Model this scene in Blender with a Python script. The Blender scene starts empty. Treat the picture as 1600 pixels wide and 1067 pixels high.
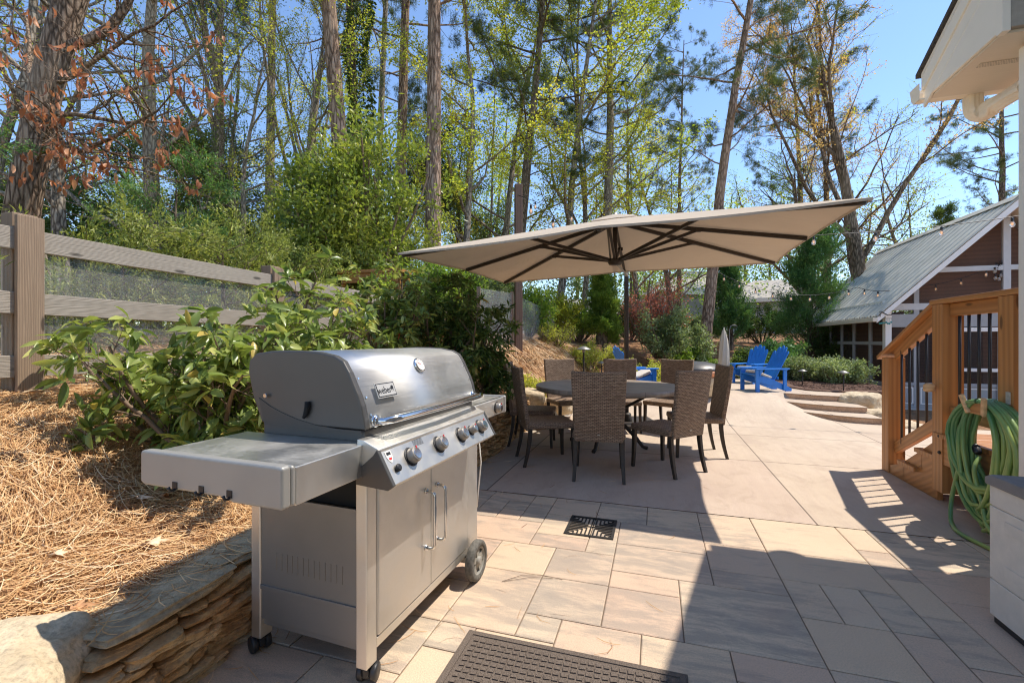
import bpy, bmesh, math, random
import numpy as np
from mathutils import Vector, Matrix
C = bpy.context.scene.collection
R = math.radians
H, HZ, K = 1.31, 532.0, 711.0          # camera height, horizon row, focal length in photo pixels
S, Co = math.sin(R(17.5)), math.cos(R(17.5))
def W(a, b, z=0.0): return (a*S + b*Co, a*Co - b*S, z)      # patio frame -> world
def AB(x, y): return (x*S + y*Co, x*Co - y*S)
def at(px, Y): return (px-800)/K*Y
def zat(py, Y): return H + (HZ-py)/K*Y
def sm(t): t = np.clip(t, 0, 1); return t*t*(3-2*t)

# ------------------------------------------------------------------ terrain height
def wall_h(a): return np.interp(a, [0, 1.2, 2.2, 3.4, 4.7, 6.0, 7.2, 9], [.33, .33, .36, .5, .62, .55, .34, .34])
def edge_b(a): return np.interp(a, [-5, .9, 1.6, 6.5, 8.0, 9.5, 11.0, 12.5, 14, 16, 60], [-1.5, -1.66, -1.76, -1.82, -1.75, -1.3, -.7, .2, 1.6, 5.0, 60])
def patio_z(a, b):
    t = np.maximum(sm((a-7.7)/2.1)*(1-sm((b-1.95)/.95)), np.where(a > 9.85, 1.0, 0.0))
    low = sm((b-3.7)/.9)
    return .3*t*(1-low) - .35*low*sm((a-8.0)/3)
def ground_z(x, y):
    x = np.asarray(x, float); y = np.asarray(y, float)
    a = x*S + y*Co; b = x*Co - y*S
    e = edge_b(a); d = e - b - .18
    base = patio_z(a, b)
    w0 = np.maximum(wall_h(a)-.02, base+.03)
    top = np.interp(a, [0, 3, 9, 14, 20, 40], [.95, 1.0, 1.42, 1.2, 1.1, 1.6])
    D = np.interp(a, [0, 3, 8, 11, 20], [1.85, 1.8, 1.5, 2.0, 5.0])
    bed = w0 + (top-w0)*sm(d/D*.95) + .03*np.clip(d-1.8, 0, 12)
    far = sm((a-13)/8)
    bed = bed + .02*np.sin(x*7+1.3*np.sin(y*5)) * (d > .05)
    return np.where(d > 0, bed, base-.05 + .5*far)
def gz(x, y): return float(ground_z(x, y))

# ------------------------------------------------------------------ mesh builder
class MB:
    def __init__(s): s.v = []; s.f = []; s.m = []; s.sm = []
    def add(s, vs, fs, mi=0, smooth=False, M=None):
        o = len(s.v)
        for v in vs:
            v = Vector(v)
            s.v.append(tuple(M @ v) if M is not None else tuple(v))
        for f in fs: s.f.append(tuple(i+o for i in f)); s.m.append(mi); s.sm.append(smooth)
        return s
    def bx(s, x0, x1, y0, y1, z0, z1, mi=0, M=None):
        vs = [(x, y, z) for z in (z0, z1) for y in (y0, y1) for x in (x0, x1)]
        return s.add(vs, [(0,2,3,1),(4,5,7,6),(0,1,5,4),(2,6,7,3),(0,4,6,2),(1,3,7,5)], mi, False, M)
    def beam(s, p0, p1, w, h, mi=0, up=(0,0,1)):
        p0 = Vector(p0); p1 = Vector(p1); d = (p1-p0); L = d.length; d.normalize()
        u = Vector(up); sd = d.cross(u)
        if sd.length < 1e-4: sd = d.cross(Vector((1,0,0)))
        sd.normalize(); u = sd.cross(d)
        vs = [p0 + d*L*k + sd*w*(i-.5) + u*h*(j-.5) for k in (0,1) for j in (0,1) for i in (0,1)]
        return s.add(vs, [(0,2,3,1),(4,5,7,6),(0,1,5,4),(2,6,7,3),(0,4,6,2),(1,3,7,5)], mi)
    def prism(s, prof, ax, a0, a1, mi=0, smooth=False, M=None):
        n = len(prof)
        def P(p, t):
            return (t, p[0], p[1]) if ax == 0 else ((p[0], t, p[1]) if ax == 1 else (p[0], p[1], t))
        vs = [P(p, a0) for p in prof] + [P(p, a1) for p in prof]
        o = len(s.v)
        s.add(vs, [(i, (i+1) % n, n+(i+1) % n, n+i) for i in range(n)], mi, smooth, M)
        s.f.append(tuple(o+i for i in range(n))); s.m.append(mi); s.sm.append(False)
        s.f.append(tuple(o+n+i for i in reversed(range(n)))); s.m.append(mi); s.sm.append(False)
        return s
    def tube(s, pts, r, n=8, mi=0, caps=True, smooth=True):
        pts = [Vector(p) for p in pts]; k = len(pts)
        if not hasattr(r, '__len__'): r = [r]*k
        t = [(pts[min(i+1, k-1)] - pts[max(i-1, 0)]).normalized() for i in range(k)]
        ref = Vector((0,0,1)) if abs(t[0].z) < .9 else Vector((1,0,0))
        nn = t[0].cross(ref).normalized(); vs = []
        for i in range(k):
            nn = (nn - t[i]*nn.dot(t[i])).normalized(); bb = t[i].cross(nn)
            for j in range(n):
                an = 2*math.pi*j/n
                vs.append(pts[i] + (nn*math.cos(an) + bb*math.sin(an))*r[i])
        fs = [(i*n+j, i*n+(j+1) % n, (i+1)*n+(j+1) % n, (i+1)*n+j) for i in range(k-1) for j in range(n)]
        o = len(s.v); s.add(vs, fs, mi, smooth)
        if caps:
            s.f.append(tuple(o+j for j in reversed(range(n)))); s.m.append(mi); s.sm.append(False)
            s.f.append(tuple(o+(k-1)*n+j for j in range(n))); s.m.append(mi); s.sm.append(False)
        return s
    def lathe(s, prof, n=20, c=(0,0,0), mi=0, M=None, smooth=True):
        vs = []; k = len(prof)
        for (r, z) in prof:
            for j in range(n):
                an = 2*math.pi*j/n; vs.append((c[0]+r*math.cos(an), c[1]+r*math.sin(an), c[2]+z))
        fs = [(i*n+j, i*n+(j+1) % n, (i+1)*n+(j+1) % n, (i+1)*n+j) for i in range(k-1) for j in range(n)]
        fs += [tuple(reversed(range(n))), tuple((k-1)*n+j for j in range(n))]
        o = len(s.f); s.add(vs, fs, mi, smooth, M); s.sm[-1] = s.sm[-2] = False
        return s
    def rock(s, c, size, rng, n=4, p=5.0, amp=.08, rot=0.0, mi=0, tilt=0.0, smooth=True):
        # a rounded, noise-worn block
        ph = [rng.uniform(0, 6.28) for _ in range(9)]
        Mx = Matrix.Translation(c) @ Matrix.Rotation(rot, 4, 'Z') @ Matrix.Rotation(tilt, 4, 'Y')
        idx = {}; vs = []; fs = []
        def key(i, j, k):
            kk = (i, j, k)
            if kk not in idx:
                x, y, z = 2*i/n-1, 2*j/n-1, 2*k/n-1
                l = (abs(x)**p + abs(y)**p + abs(z)**p)**(1/p) or 1
                x, y, z = x/l, y/l, z/l
                q = 1 + amp*(math.sin(2.3*x+ph[0]+1.7*z)*.5 + math.sin(3.1*y+ph[1]-2*x)*.4 + math.sin(4.3*z+ph[2]+3*y)*.3
                             + .25*math.sin(7*x+ph[3])*math.sin(6*y+ph[4]) + .18*math.sin(13*x+9*z+ph[5])*math.sin(11*y+ph[6]))
                idx[kk] = len(vs); vs.append((x*q*size[0]/2, y*q*size[1]/2, z*q*size[2]/2))
            return idx[kk]
        for i in range(n):
            for j in range(n):
                for (A, flip) in ((0, 0), (n, 1)):
                    for ax in range(3):
                        q = [(i, j), (i+1, j), (i+1, j+1), (i, j+1)]
                        if ax == 0: f = [key(A, u, v) for u, v in q]
                        elif ax == 1: f = [key(v, A, u) for u, v in q]
                        else: f = [key(u, v, A) for u, v in q]
                        fs.append(tuple(f if flip else reversed(f)))
        return s.add(vs, fs, mi, smooth, Mx)
    def build(s, name, mat, parent=None, bevel=0, grain=None, seg=2, recalc=True):
        me = bpy.data.meshes.new(name)
        me.from_pydata(s.v, [], s.f)
        mats = mat if isinstance(mat, (list, tuple)) else [mat]
        for m in mats: me.materials.append(m)
        me.polygons.foreach_set('material_index', s.m); me.polygons.foreach_set('use_smooth', s.sm)
        if recalc:
            bm = bmesh.new(); bm.from_mesh(me); bmesh.ops.recalc_face_normals(bm, faces=bm.faces); bm.to_mesh(me); bm.free()
        me.update(); box_uv(me, grain)
        return link(name, me, parent, bevel, seg)
def box_uv(me, grain=None):
    nv = len(me.vertices); nl = len(me.loops)
    co = np.empty(nv*3, np.float32); me.vertices.foreach_get('co', co); co = co.reshape(-1, 3)
    vi = np.empty(nl, np.int32); me.loops.foreach_get('vertex_index', vi)
    npol = len(me.polygons); nr = np.empty(npol*3, np.float32); me.polygons.foreach_get('normal', nr); nr = nr.reshape(-1, 3)
    tot = np.empty(npol, np.int32); me.polygons.foreach_get('loop_total', tot)
    ax = np.abs(nr).argmax(1)
    if grain is not None:
        g = Vector(grain).normalized(); g = np.array(g)
        o1 = np.cross(g, [0, 0, 1.0]); 
        if np.linalg.norm(o1) < .1: o1 = np.array([1.0, 0, 0])
        o1 /= np.linalg.norm(o1); o2 = np.cross(g, o1)
        n1 = np.abs(nr@o1) > np.abs(nr@o2)
        sel = np.repeat(n1, tot); p = co[vi]
        uv = np.stack([p@g, np.where(sel, p@o2+.37, p@o1)], 1)
    else:
        al = np.repeat(ax, tot); p = co[vi]
        u = np.where(al == 0, p[:, 1], p[:, 0]); v = np.where(al == 2, p[:, 1], p[:, 2])
        uv = np.stack([u, v], 1)
    l = me.uv_layers.new(name='UVMap'); l.data.foreach_set('uv', uv.astype(np.float32).ravel())
def link(name, me, parent=None, bevel=0, seg=2):
    o = bpy.data.objects.new(name, me); C.objects.link(o)
    if parent is not None: o.parent = parent
    if bevel:
        b = o.modifiers.new('bevel', 'BEVEL'); b.width = bevel; b.segments = seg; b.limit_method = 'ANGLE'; b.angle_limit = R(35)
        b.harden_normals = False
    return o
def npmesh(name, verts, faces_flat, loop_tot, mat, parent=None, rnd=None, smooth=True, midx=None):
    me = bpy.data.meshes.new(name)
    nv = len(verts); nf = len(loop_tot)
    me.vertices.add(nv); me.vertices.foreach_set('co', np.asarray(verts, np.float32).ravel())
    me.loops.add(len(faces_flat)); me.loops.foreach_set('vertex_index', np.asarray(faces_flat, np.int32))
    me.polygons.add(nf)
    st = np.concatenate([[0], np.cumsum(loop_tot)[:-1]]).astype(np.int32)
    me.polygons.foreach_set('loop_start', st); me.polygons.foreach_set('loop_total', np.asarray(loop_tot, np.int32))
    me.polygons.foreach_set('use_smooth', np.full(nf, smooth))
    mats = mat if isinstance(mat, (list, tuple)) else [mat]
    for m in mats: me.materials.append(m)
    if midx is not None: me.polygons.foreach_set('material_index', np.asarray(midx, np.int32))
    if rnd is not None:
        at_ = me.attributes.new('rnd', 'FLOAT', 'FACE'); at_.data.foreach_set('value', np.asarray(rnd, np.float32))
    me.update(calc_edges=True)
    return link(name, me, parent)
def tag(o, label=None, cat=None, group=None, kind=None):
    if label: o['label'] = label
    if cat: o['category'] = cat
    if group: o['group'] = group
    if kind: o['kind'] = kind
    return o
def thing(name, label, cat, loc=(0,0,0), rz=0.0, group=None):
    o = bpy.data.objects.new(name, None); C.objects.link(o); o.location = loc; o.rotation_euler = (0, 0, rz)
    o.empty_display_size = .1
    return tag(o, label, cat, group)
def dup(root, loc, rz, label=None, scale=None):
    r = root.copy(); C.objects.link(r); r.location = loc; r.rotation_euler = (0, 0, rz)
    if label: r['label'] = label
    if scale: r.scale = scale
    for ch in list(root.children):
        c = ch.copy(); C.objects.link(c); c.parent = r
        for g in list(ch.children):
            d = g.copy(); C.objects.link(d); d.parent = c
    return r
def text_part(name, body, size, mat, parent, M, depth=.001, sx=1.0):
    cu = bpy.data.curves.new(name, 'FONT'); cu.body = body; cu.size = size; cu.extrude = depth; cu.align_x = 'CENTER'; cu.align_y = 'CENTER'
    cu.resolution_u = 3
    t = bpy.data.objects.new('tmp', cu); C.objects.link(t); bpy.context.view_layer.update()
    me = bpy.data.meshes.new_from_object(t.evaluated_get(bpy.context.evaluated_depsgraph_get()))
    bpy.data.objects.remove(t); me.name = name
    me.transform(M @ Matrix.Diagonal((sx, 1, 1, 1))); me.materials.clear(); me.materials.append(mat)
    return link(name, me, parent)

# ------------------------------------------------------------------ materials
class NT:
    def __init__(s, name, rough=.6, metal=0.0, color=(.5,.5,.5), spec=None):
        s.m = bpy.data.materials.new(name); s.m.use_nodes = True; s.t = s.m.node_tree; s.n = s.t.nodes
        s.b = s.n['Principled BSDF']; s.out = s.n['Material Output']
        s.b.inputs['Base Color'].default_value = (*color, 1); s.b.inputs['Roughness'].default_value = rough; s.b.inputs['Metallic'].default_value = metal
        if spec is not None: s.b.inputs['Specular IOR Level'].default_value = spec
    def new(s, t, **k):
        n = s.n.new(t)
        for a, v in k.items():
            if hasattr(n, a): setattr(n, a, v)
        return n
    def L(s, a, b): s.t.links.new(a, b)
    def coord(s, kind='Object', scale=(1,1,1), rot=(0,0,0), rnd=False):
        tc = s.new('ShaderNodeTexCoord'); mp = s.new('ShaderNodeMapping'); mp.inputs['Scale'].default_value = scale; mp.inputs['Rotation'].default_value = rot
        s.L(tc.outputs[kind], mp.inputs['Vector'])
        if rnd:
            oi = s.new('ShaderNodeObjectInfo'); mm = s.new('ShaderNodeMath', operation='MULTIPLY'); mm.inputs[1].default_value = 37.0
            s.L(oi.outputs['Random'], mm.inputs[0])
            cb = s.new('ShaderNodeCombineXYZ')
            for i in range(3): s.L(mm.outputs[0], cb.inputs[i])
            s.L(cb.outputs[0], mp.inputs['Location'])
        return mp.outputs[0]
    def noise(s, vec, scale=5, detail=4, rough=.55, dist=0.0):
        n = s.new('ShaderNodeTexNoise'); n.inputs['Scale'].default_value = scale; n.inputs['Detail'].default_value = detail
        n.inputs['Roughness'].default_value = rough; n.inputs['Distortion'].default_value = dist
        if vec is not None: s.L(vec, n.inputs['Vector'])
        return n.outputs[0]
    def vor(s, vec, scale=5, feature='F1', out=0):
        n = s.new('ShaderNodeTexVoronoi', feature=feature); n.inputs['Scale'].default_value = scale; s.L(vec, n.inputs['Vector']); return n.outputs[out]
    def ramp(s, fac, stops):
        r = s.new('ShaderNodeValToRGB'); e = r.color_ramp.elements
        while len(e) < len(stops): e.new(.5)
        for i, (p, c) in enumerate(stops):
            e[i].position = p; c = c if hasattr(c, '__len__') else (c, c, c); e[i].color = (*c, 1)
        s.L(fac, r.inputs[0]); return r.outputs[0]
    def mix(s, fac, a, b, mode='MIX'):
        m = s.new('ShaderNodeMix', data_type='RGBA', blend_type=mode)
        for sock, v in ((m.inputs[0], fac), (m.inputs[6], a), (m.inputs[7], b)):
            if isinstance(v, (int, float)): sock.default_value = v
            elif isinstance(v, tuple): sock.default_value = (*v, 1)
            else: s.L(v, sock)
        return m.outputs[2]
    def math(s, op, a, b=None):
        m = s.new('ShaderNodeMath', operation=op)
        for i, v in enumerate((a, b)):
            if v is None: continue
            if isinstance(v, (int, float)): m.inputs[i].default_value = v
            else: s.L(v, m.inputs[i])
        return m.outputs[0]
    def attr(s, name='rnd'):
        a = s.new('ShaderNodeAttribute'); a.attribute_name = name; return a
    def col(s, o): s.L(s.mix(1.0, o, (1.2, 1.15, 1.06), 'MULTIPLY'), s.b.inputs['Base Color']); return s
    def rough(s, o): s.L(o, s.b.inputs['Roughness']); return s
    def bump(s, h, strength=.3, dist=.01):
        b = s.new('ShaderNodeBump'); b.inputs['Strength'].default_value = strength; b.inputs['Distance'].default_value = dist
        s.L(h, b.inputs['Height']); s.L(b.outputs[0], s.b.inputs['Normal']); return s
def simple(name, color, rough=.5, metal=0.0, var=.12, scale=8, bump=0.0, spec=None, bscale=40, kind='Object'):
    t = NT(name, rough, metal, color, spec); v = t.coord(kind, rnd=True)
    n = t.noise(v, scale, 5)
    t.col(t.ramp(n, [(.3, tuple(c*(1-var) for c in color)), (.7, tuple(min(1, c*(1+var)) for c in color))]))
    if bump: t.bump(t.noise(v, bscale, 4), bump, .004)
    return t.m
def wood(name, c1, c2, rough=.55, knots=True, gs=1.0, bump=.25, c3=None):
    t = NT(name, rough); v = t.coord('UV', (1.2*gs, 22*gs, 1), rnd=True); v2 = t.coord('UV', (2.2, 5, 1), rnd=True)
    g = t.noise(v, 1.6, 6, .65, .6); w = t.noise(v2, 1.5, 3)
    ring = t.new('ShaderNodeTexWave', wave_type='BANDS', bands_direction='Y'); ring.inputs['Scale'].default_value = .9*gs; ring.inputs['Distortion'].default_value = 9; ring.inputs['Detail'].default_value = 3; ring.inputs['Detail Scale'].default_value = .6
    vv = t.coord('UV', (.7*gs, 9*gs, 1), rnd=True); t.L(vv, ring.inputs['Vector'])
    c = t.mix(t.math('MULTIPLY', g, 1.0), c1, c2); c = t.mix(t.math('MULTIPLY', ring.outputs[1], .55), c, c3 or tuple(x*.6 for x in c1))
    c = t.mix(t.math('MULTIPLY', w, .5), c, tuple(x*.75 for x in c2))
    if knots:
        k = t.vor(t.coord('UV', (2.6, 9, 1), rnd=True), 1.0); kk = t.ramp(k, [(.0, 1.0), (.09, 1.0), (.15, 0.0)])
        c = t.mix(t.math('MULTIPLY', kk, .8), c, tuple(x*.22 for x in c1))
    t.col(c); t.bump(t.math('ADD', g, ring.outputs[1]), bump, .003)
    return t.m
def leafmat(name, stops, trans=.45, rough=.45, tint=None):
    t = NT(name, rough); a = t.attr('rnd'); c = t.ramp(a.outputs['Fac'], stops)
    oi = t.new('ShaderNodeObjectInfo'); hs = t.new('ShaderNodeHueSaturation')
    t.L(c, hs.inputs['Color']); t.L(t.math('ADD', t.math('MULTIPLY', oi.outputs['Random'], .3), .85), hs.inputs['Value'])
    c = hs.outputs[0]
    t.col(c); t.b.inputs['Specular IOR Level'].default_value = .35
    tr = t.new('ShaderNodeBsdfTranslucent'); tc = t.mix(1.0, c, tint or (1.0, 1.0, .55), 'MULTIPLY')
    g = t.new('ShaderNodeHueSaturation'); t.L(tc, g.inputs['Color']); g.inputs['Value'].default_value = 1.7; t.L(g.outputs[0], tr.inputs['Color'])
    mx = t.new('ShaderNodeMixShader'); mx.inputs[0].default_value = trans
    t.L(t.b.outputs[0], mx.inputs[1]); t.L(tr.outputs[0], mx.inputs[2]); t.L(mx.outputs[0], t.out.inputs['Surface'])
    return t.m
def barkmat(name, c1, c2, scale=1.0, bump=.8, moss=0.0):
    t = NT(name, .9, 0, c1, .2); v = t.coord('Object', (14*scale, 14*scale, 2.6*scale)); n = t.noise(v, 1.3, 6, .65, 1.2)
    v2 = t.coord('Object', (1.3, 1.3, .5)); n2 = t.noise(v2, 1.5, 3)
    d = t.vor(t.coord('Object', (16*scale, 16*scale, 3.2*scale)), 1.0, 'DISTANCE_TO_EDGE')
    h = t.math('ADD', n, t.math('MINIMUM', t.math('MULTIPLY', d, 2.0), .5))
    c = t.ramp(h, [(.45, tuple(x*.35 for x in c1)), (.72, c1), (1.0, c2)])
    c = t.mix(t.math('MULTIPLY', t.ramp(n2, [(.45, 0.0), (.7, 1.0)]), .5), c, (c2[0]*1.1, c2[1]*1.12, c2[2]*1.08))
    t.col(c); t.bump(h, bump, .03*scale)
    return t.m
# ------------------------------------------------------------------ material library
MT = {}
def mk_mats():
    # pavers
    t = NT('paver', .8); a = t.attr('rnd'); f = a.outputs['Fac']
    v = t.coord('Object', (10.0, 2.2, 1)); n = t.noise(v, 1.1, 8, .72, .25); v2 = t.coord('Object'); n2 = t.noise(v2, 170, 2); n3 = t.noise(v2, 2.2, 4)
    base = t.ramp(f, [(0, (.56, .43, .305)), (.3, (.58, .455, .325)), (.55, (.54, .385, .285)), (.8, (.50, .41, .31)), (1, (.60, .475, .345))])
    bl = t.math('ADD', n, t.math('MULTIPLY', f, .13))
    hsh = t.math('FRACT', t.math('MULTIPLY', f, 17.3)); dk = t.ramp(t.math('ADD', n, t.math('MULTIPLY', t.math('SUBTRACT', hsh, .5), .22)), [(.50, 0.0), (.62, 1.0)])
    sp = t.vor(t.coord('Object', (5, 3, 1)), 1.0); blot = t.math('MULTIPLY', t.ramp(t.noise(t.coord('Object', (3.2, 1.4, 1)), 1.7, 9, .78, .4), [(.52, 0.0), (.60, 1.0)]), t.ramp(f, [(.25, .15), (.8, .8)]))
    c = t.mix(t.math('MULTIPLY', dk, .54), base, (.235, .21, .185)); c = t.mix(t.math('MULTIPLY', blot, .45), c, (.22, .20, .185))
    c = t.mix(t.math('MULTIPLY', t.ramp(n3, [(.5, 0.0), (.75, 1.0)]), .35), c, (.48, .31, .22))
    c = t.mix(t.ramp(n2, [(.3, .42), (.6, 0.0)]), c, (.2, .18, .16))
    t.col(c); t.bump(t.math('ADD', n2, t.math('MULTIPLY', n, .6)), .35, .004); MT['paver'] = t.m
    MT['joint'] = simple('joint_sand', (.16, .12, .085), .95)
    # stamped concrete, joints drawn where they are cut
    t = NT('concrete', .78); tc = t.new('ShaderNodeTexCoord'); sep = t.new('ShaderNodeSeparateXYZ'); t.L(tc.outputs['Object'], sep.inputs[0])
    v = t.coord('Object'); n = t.noise(v, 1.1, 7, .65); n2 = t.noise(v, 130, 3); n4 = t.noise(t.coord('Object', (.6, 6, 1)), 2.4, 6, .7)
    c = t.ramp(n, [(.3, (.41, .33, .255)), (.5, (.465, .38, .295)), (.72, (.52, .435, .345))])
    c = t.mix(t.ramp(n4, [(.45, 0.0), (.8, .6)]), c, (.38, .29, .245))
    pk = t.math('MULTIPLY', t.math('LESS_THAN', sep.outputs[0], 5.52), t.math('GREATER_THAN', sep.outputs[1], -1.1)); pk = t.math('MULTIPLY', pk, t.math('LESS_THAN', sep.outputs[1], 1.4))
    c = t.mix(t.math('MULTIPLY', pk, .25), c, (.43, .31, .275))
    gr = t.math('GREATER_THAN', sep.outputs[1], 1.4); c = t.mix(t.math('MULTIPLY', gr, .6), c, (.33, .31, .27))
    c = t.mix(t.ramp(n2, [(.3, .3), (.6, 0.0)]), c, (.24, .2, .17))
    dd = None
    for (i, val, lim) in ((1, 1.41, None), (1, -1.1, None), (0, 5.52, None), (0, 7.0, None), (1, -2.75, None)):
        q = t.math('ABSOLUTE', t.math('SUBTRACT', sep.outputs[i], val)); q = t.math('LESS_THAN', q, .006 if i == 1 else .007)
        dd = q if dd is None else t.math('MAXIMUM', dd, q)
    n7 = t.noise(t.coord('Object', (1, 1.6, 1)), 2.3, 9, .75, .8); c = t.mix(t.math('MULTIPLY', t.ramp(n7, [(.50, 0.0), (.62, 1.0)]), .35), c, (.30, .225, .175)); n8 = t.noise(t.coord('Object'), 14, 6, .8); c = t.mix(t.math('MULTIPLY', t.ramp(n8, [(.58, 0.0), (.68, 1.0)]), .3), c, (.26, .2, .16))
    st = t.vor(t.coord('Object', (1, 1, .001)), .9); st = t.ramp(st, [(.0, 1.0), (.035, .9), (.05, 0.0)])
    c = t.mix(t.math('MULTIPLY', st, .7), c, (.13, .09, .07))
    c = t.mix(t.math('MULTIPLY', dd, .85), c, (.09, .06, .045)); t.col(c)
    t.bump(t.math('SUBTRACT', t.math('ADD', n2, n), t.math('MULTIPLY', dd, 3)), .3, .004); MT['concrete'] = t.m
    t = NT('step_edge', .85); n = t.noise(t.coord('Object'), 6, 6); n2 = t.noise(t.coord('Object'), 70, 3)
    t.col(t.mix(t.ramp(n2, [(.35, .4), (.6, 0.0)]), t.ramp(n, [(.3, (.46, .30, .20)), (.7, (.60, .43, .30))]), (.16, .1, .07))); t.bump(n2, .5, .01); MT['step'] = t.m
    # ground sheet: needles and leaf litter
    t = NT('ground', .95); v = t.coord('Object'); n = t.noise(v, .6, 5); n2 = t.noise(v, 9, 6, .7); n3 = t.noise(t.coord('Object', (3, 1, 1), rot=(0, 0, .6)), 45, 4, .7)
    c = t.ramp(t.math('ADD', n2, t.math('MULTIPLY', n3, .5)), [(.5, (.10, .05, .025)), (.75, (.30, .155, .075)), (.95, (.42, .25, .13))])
    c = t.mix(t.ramp(n, [(.5, 0.0), (.7, .5)]), c, (.11, .085, .045)); t.col(c); t.bump(t.math('ADD', n2, n3), .9, .03); MT['ground'] = t.m
    # pine straw needles
    t = NT('straw', .6); a = t.attr('rnd')
    t.col(t.ramp(a.outputs['Fac'], [(0, (.17, .072, .03)), (.3, (.40, .215, .09)), (.6, (.57, .35, .16)), (.85, (.69, .48, .26)), (1, (.76, .60, .40))])); MT['straw'] = t.m
    # stone
    def stone(name, cols, sc=6, gl=.0):
        t = NT(name, .85); v = t.coord('Object'); n = t.noise(v, sc, 7, .65); n2 = t.noise(v, 1.7, 3); n3 = t.noise(v, 60, 4, .7)
        a = t.noise(t.coord('Object', (1, 1, 4)), 3.3, 2)
        c = t.ramp(t.math('ADD', t.math('MULTIPLY', n, .6), t.math('MULTIPLY', a, .5)), [(.38, cols[0]), (.5, cols[1]), (.6, cols[2]), (.72, cols[3])])
        c = t.mix(t.ramp(n2, [(.45, 0.0), (.7, gl)]), c, (.16, .17, .09))
        c = t.mix(t.ramp(n3, [(.3, .45), (.55, 0.0)]), c, (.10, .08, .06)); t.col(c); t.bump(t.math('ADD', n, n3), .6, .012); return t.m
    MT['stone'] = stone('wall_stone', [(.20, .13, .075), (.48, .28, .13), (.60, .41, .22), (.50, .42, .30)], 7, .35)
    MT['cap'] = stone('cap_stone', [(.26, .20, .14), (.42, .34, .23), (.56, .45, .30), (.62, .51, .35)], 9, .25)
    MT['boulder'] = stone('boulder_stone', [(.30, .24, .17), (.48, .39, .27), (.58, .48, .34), (.66, .57, .43)], 3, .15)
    MT['bark_oak'] = barkmat('oak_bark', (.17, .115, .08), (.34, .25, .185), 1.3, .9)
    MT['bark_pine'] = barkmat('pine_bark', (.22, .145, .105), (.40, .29, .225), 1.0, .9)
    MT['bark_grey'] = barkmat('grey_bark', (.20, .165, .13), (.38, .33, .27), 1.6, .5)
    MT['bark_dark'] = barkmat('dark_bark', (.12, .09, .065), (.26, .205, .16), 1.2, .7)
    MT['twig'] = simple('twig', (.17, .12, .085), .9, var=.3)
    G = leafmat
    MT['l_pine'] = G('pine_needles', [(0, (.045, .075, .03)), (.6, (.10, .14, .05)), (1, (.21, .22, .08))], .25)
    MT['l_new'] = G('spring_leaves', [(0, (.20, .26, .035)), (.6, (.38, .40, .06)), (1, (.58, .50, .09))], .55)
    MT['l_green'] = G('green_leaves', [(0, (.08, .14, .025)), (.6, (.18, .27, .045)), (1, (.34, .40, .08))], .5)
    MT['l_dark'] = G('evergreen_leaves', [(0, (.04, .075, .022)), (.6, (.09, .14, .038)), (1, (.21, .25, .07))], .38)
    MT['l_orange'] = G('copper_buds', [(0, (.34, .20, .08)), (.6, (.48, .32, .11)), (1, (.56, .46, .18))], .45, tint=(1, .9, .6))
    MT['l_brown'] = G('dead_leaves', [(0, (.22, .08, .035)), (.6, (.40, .17, .08)), (1, (.55, .30, .17))], .35, tint=(1, .8, .6))
    MT['l_red'] = G('red_blooms', [(0, (.38, .14, .08)), (.6, (.50, .18, .11)), (1, (.58, .30, .20))], .3, tint=(1, .7, .6))
    MT['l_hemlock'] = G('hemlock_sprays', [(0, (.10, .14, .03)), (.6, (.26, .31, .08)), (1, (.46, .48, .15))], .35)
    MT['l_cypress'] = G('cypress_sprays', [(0, (.05, .13, .045)), (.6, (.11, .22, .07)), (1, (.22, .33, .10))], .3)
    MT['l_lime'] = G('lime_leaves', [(0, (.20, .24, .04)), (.6, (.38, .40, .07)), (1, (.52, .50, .12))], .4)
    MT['l_silver'] = G('grey_green_leaves', [(0, (.10, .14, .06)), (.6, (.22, .28, .13)), (1, (.42, .47, .27))], .35)
    MT['l_laurel'] = G('laurel_leaves', [(0, (.08, .12, .025)), (.5, (.20, .26, .05)), (1, (.40, .42, .10))], .35, .32)
    MT['l_rhodo'] = G('rhododendron_leaves', [(0, (.085, .135, .04)), (.45, (.21, .285, .075)), (.8, (.40, .445, .14)), (.93, (.58, .57, .20)), (.96, (.50, .34, .08)), (1, (.70, .13, .07))], .32, .3)
    MT['l_pieris'] = G('pieris_leaves', [(0, (.04, .08, .022)), (.6, (.10, .16, .04)), (.9, (.22, .27, .07)), (1, (.42, .17, .07))], .3, .32)
    # fence and timber
    MT['fence'] = wood('weathered_fence', (.19, .165, .14), (.46, .42, .37), .88, True, 2.2, .35, (.17, .145, .12))
    MT['post'] = wood('weathered_post', (.15, .10, .07), (.40, .30, .215), .88, True, 1.9, .4, (.11, .075, .05))
    MT['cedar'] = wood('stained_cedar', (.36, .15, .042), (.50, .245, .085), .45, True, .9, .3, (.20, .07, .018))
    MT['pole'] = wood('brown_pole', (.13, .08, .055), (.22, .14, .10), .8, False)
    # wire mesh panel: woven wires with open cells
    def mesh(name, cell, wire, col, rough=.5, metal=.3):
        t = NT(name, rough, metal, col); tc = t.new('ShaderNodeTexCoord'); sp = t.new('ShaderNodeSeparateXYZ'); t.L(tc.outputs['UV'], sp.inputs[0])
        m = None
        for i in (0, 1):
            q = t.math('FRACT', t.math('DIVIDE', sp.outputs[i], cell)); q = t.math('LESS_THAN', q, wire/cell); m = q if m is None else t.math('MAXIMUM', m, q)
        tr = t.new('ShaderNodeBsdfTransparent'); mx = t.new('ShaderNodeMixShader'); t.L(m, mx.inputs[0]); t.L(tr.outputs[0], mx.inputs[1]); t.L(t.b.outputs[0], mx.inputs[2]); t.L(mx.outputs[0], t.out.inputs[0]); return t.m
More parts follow.
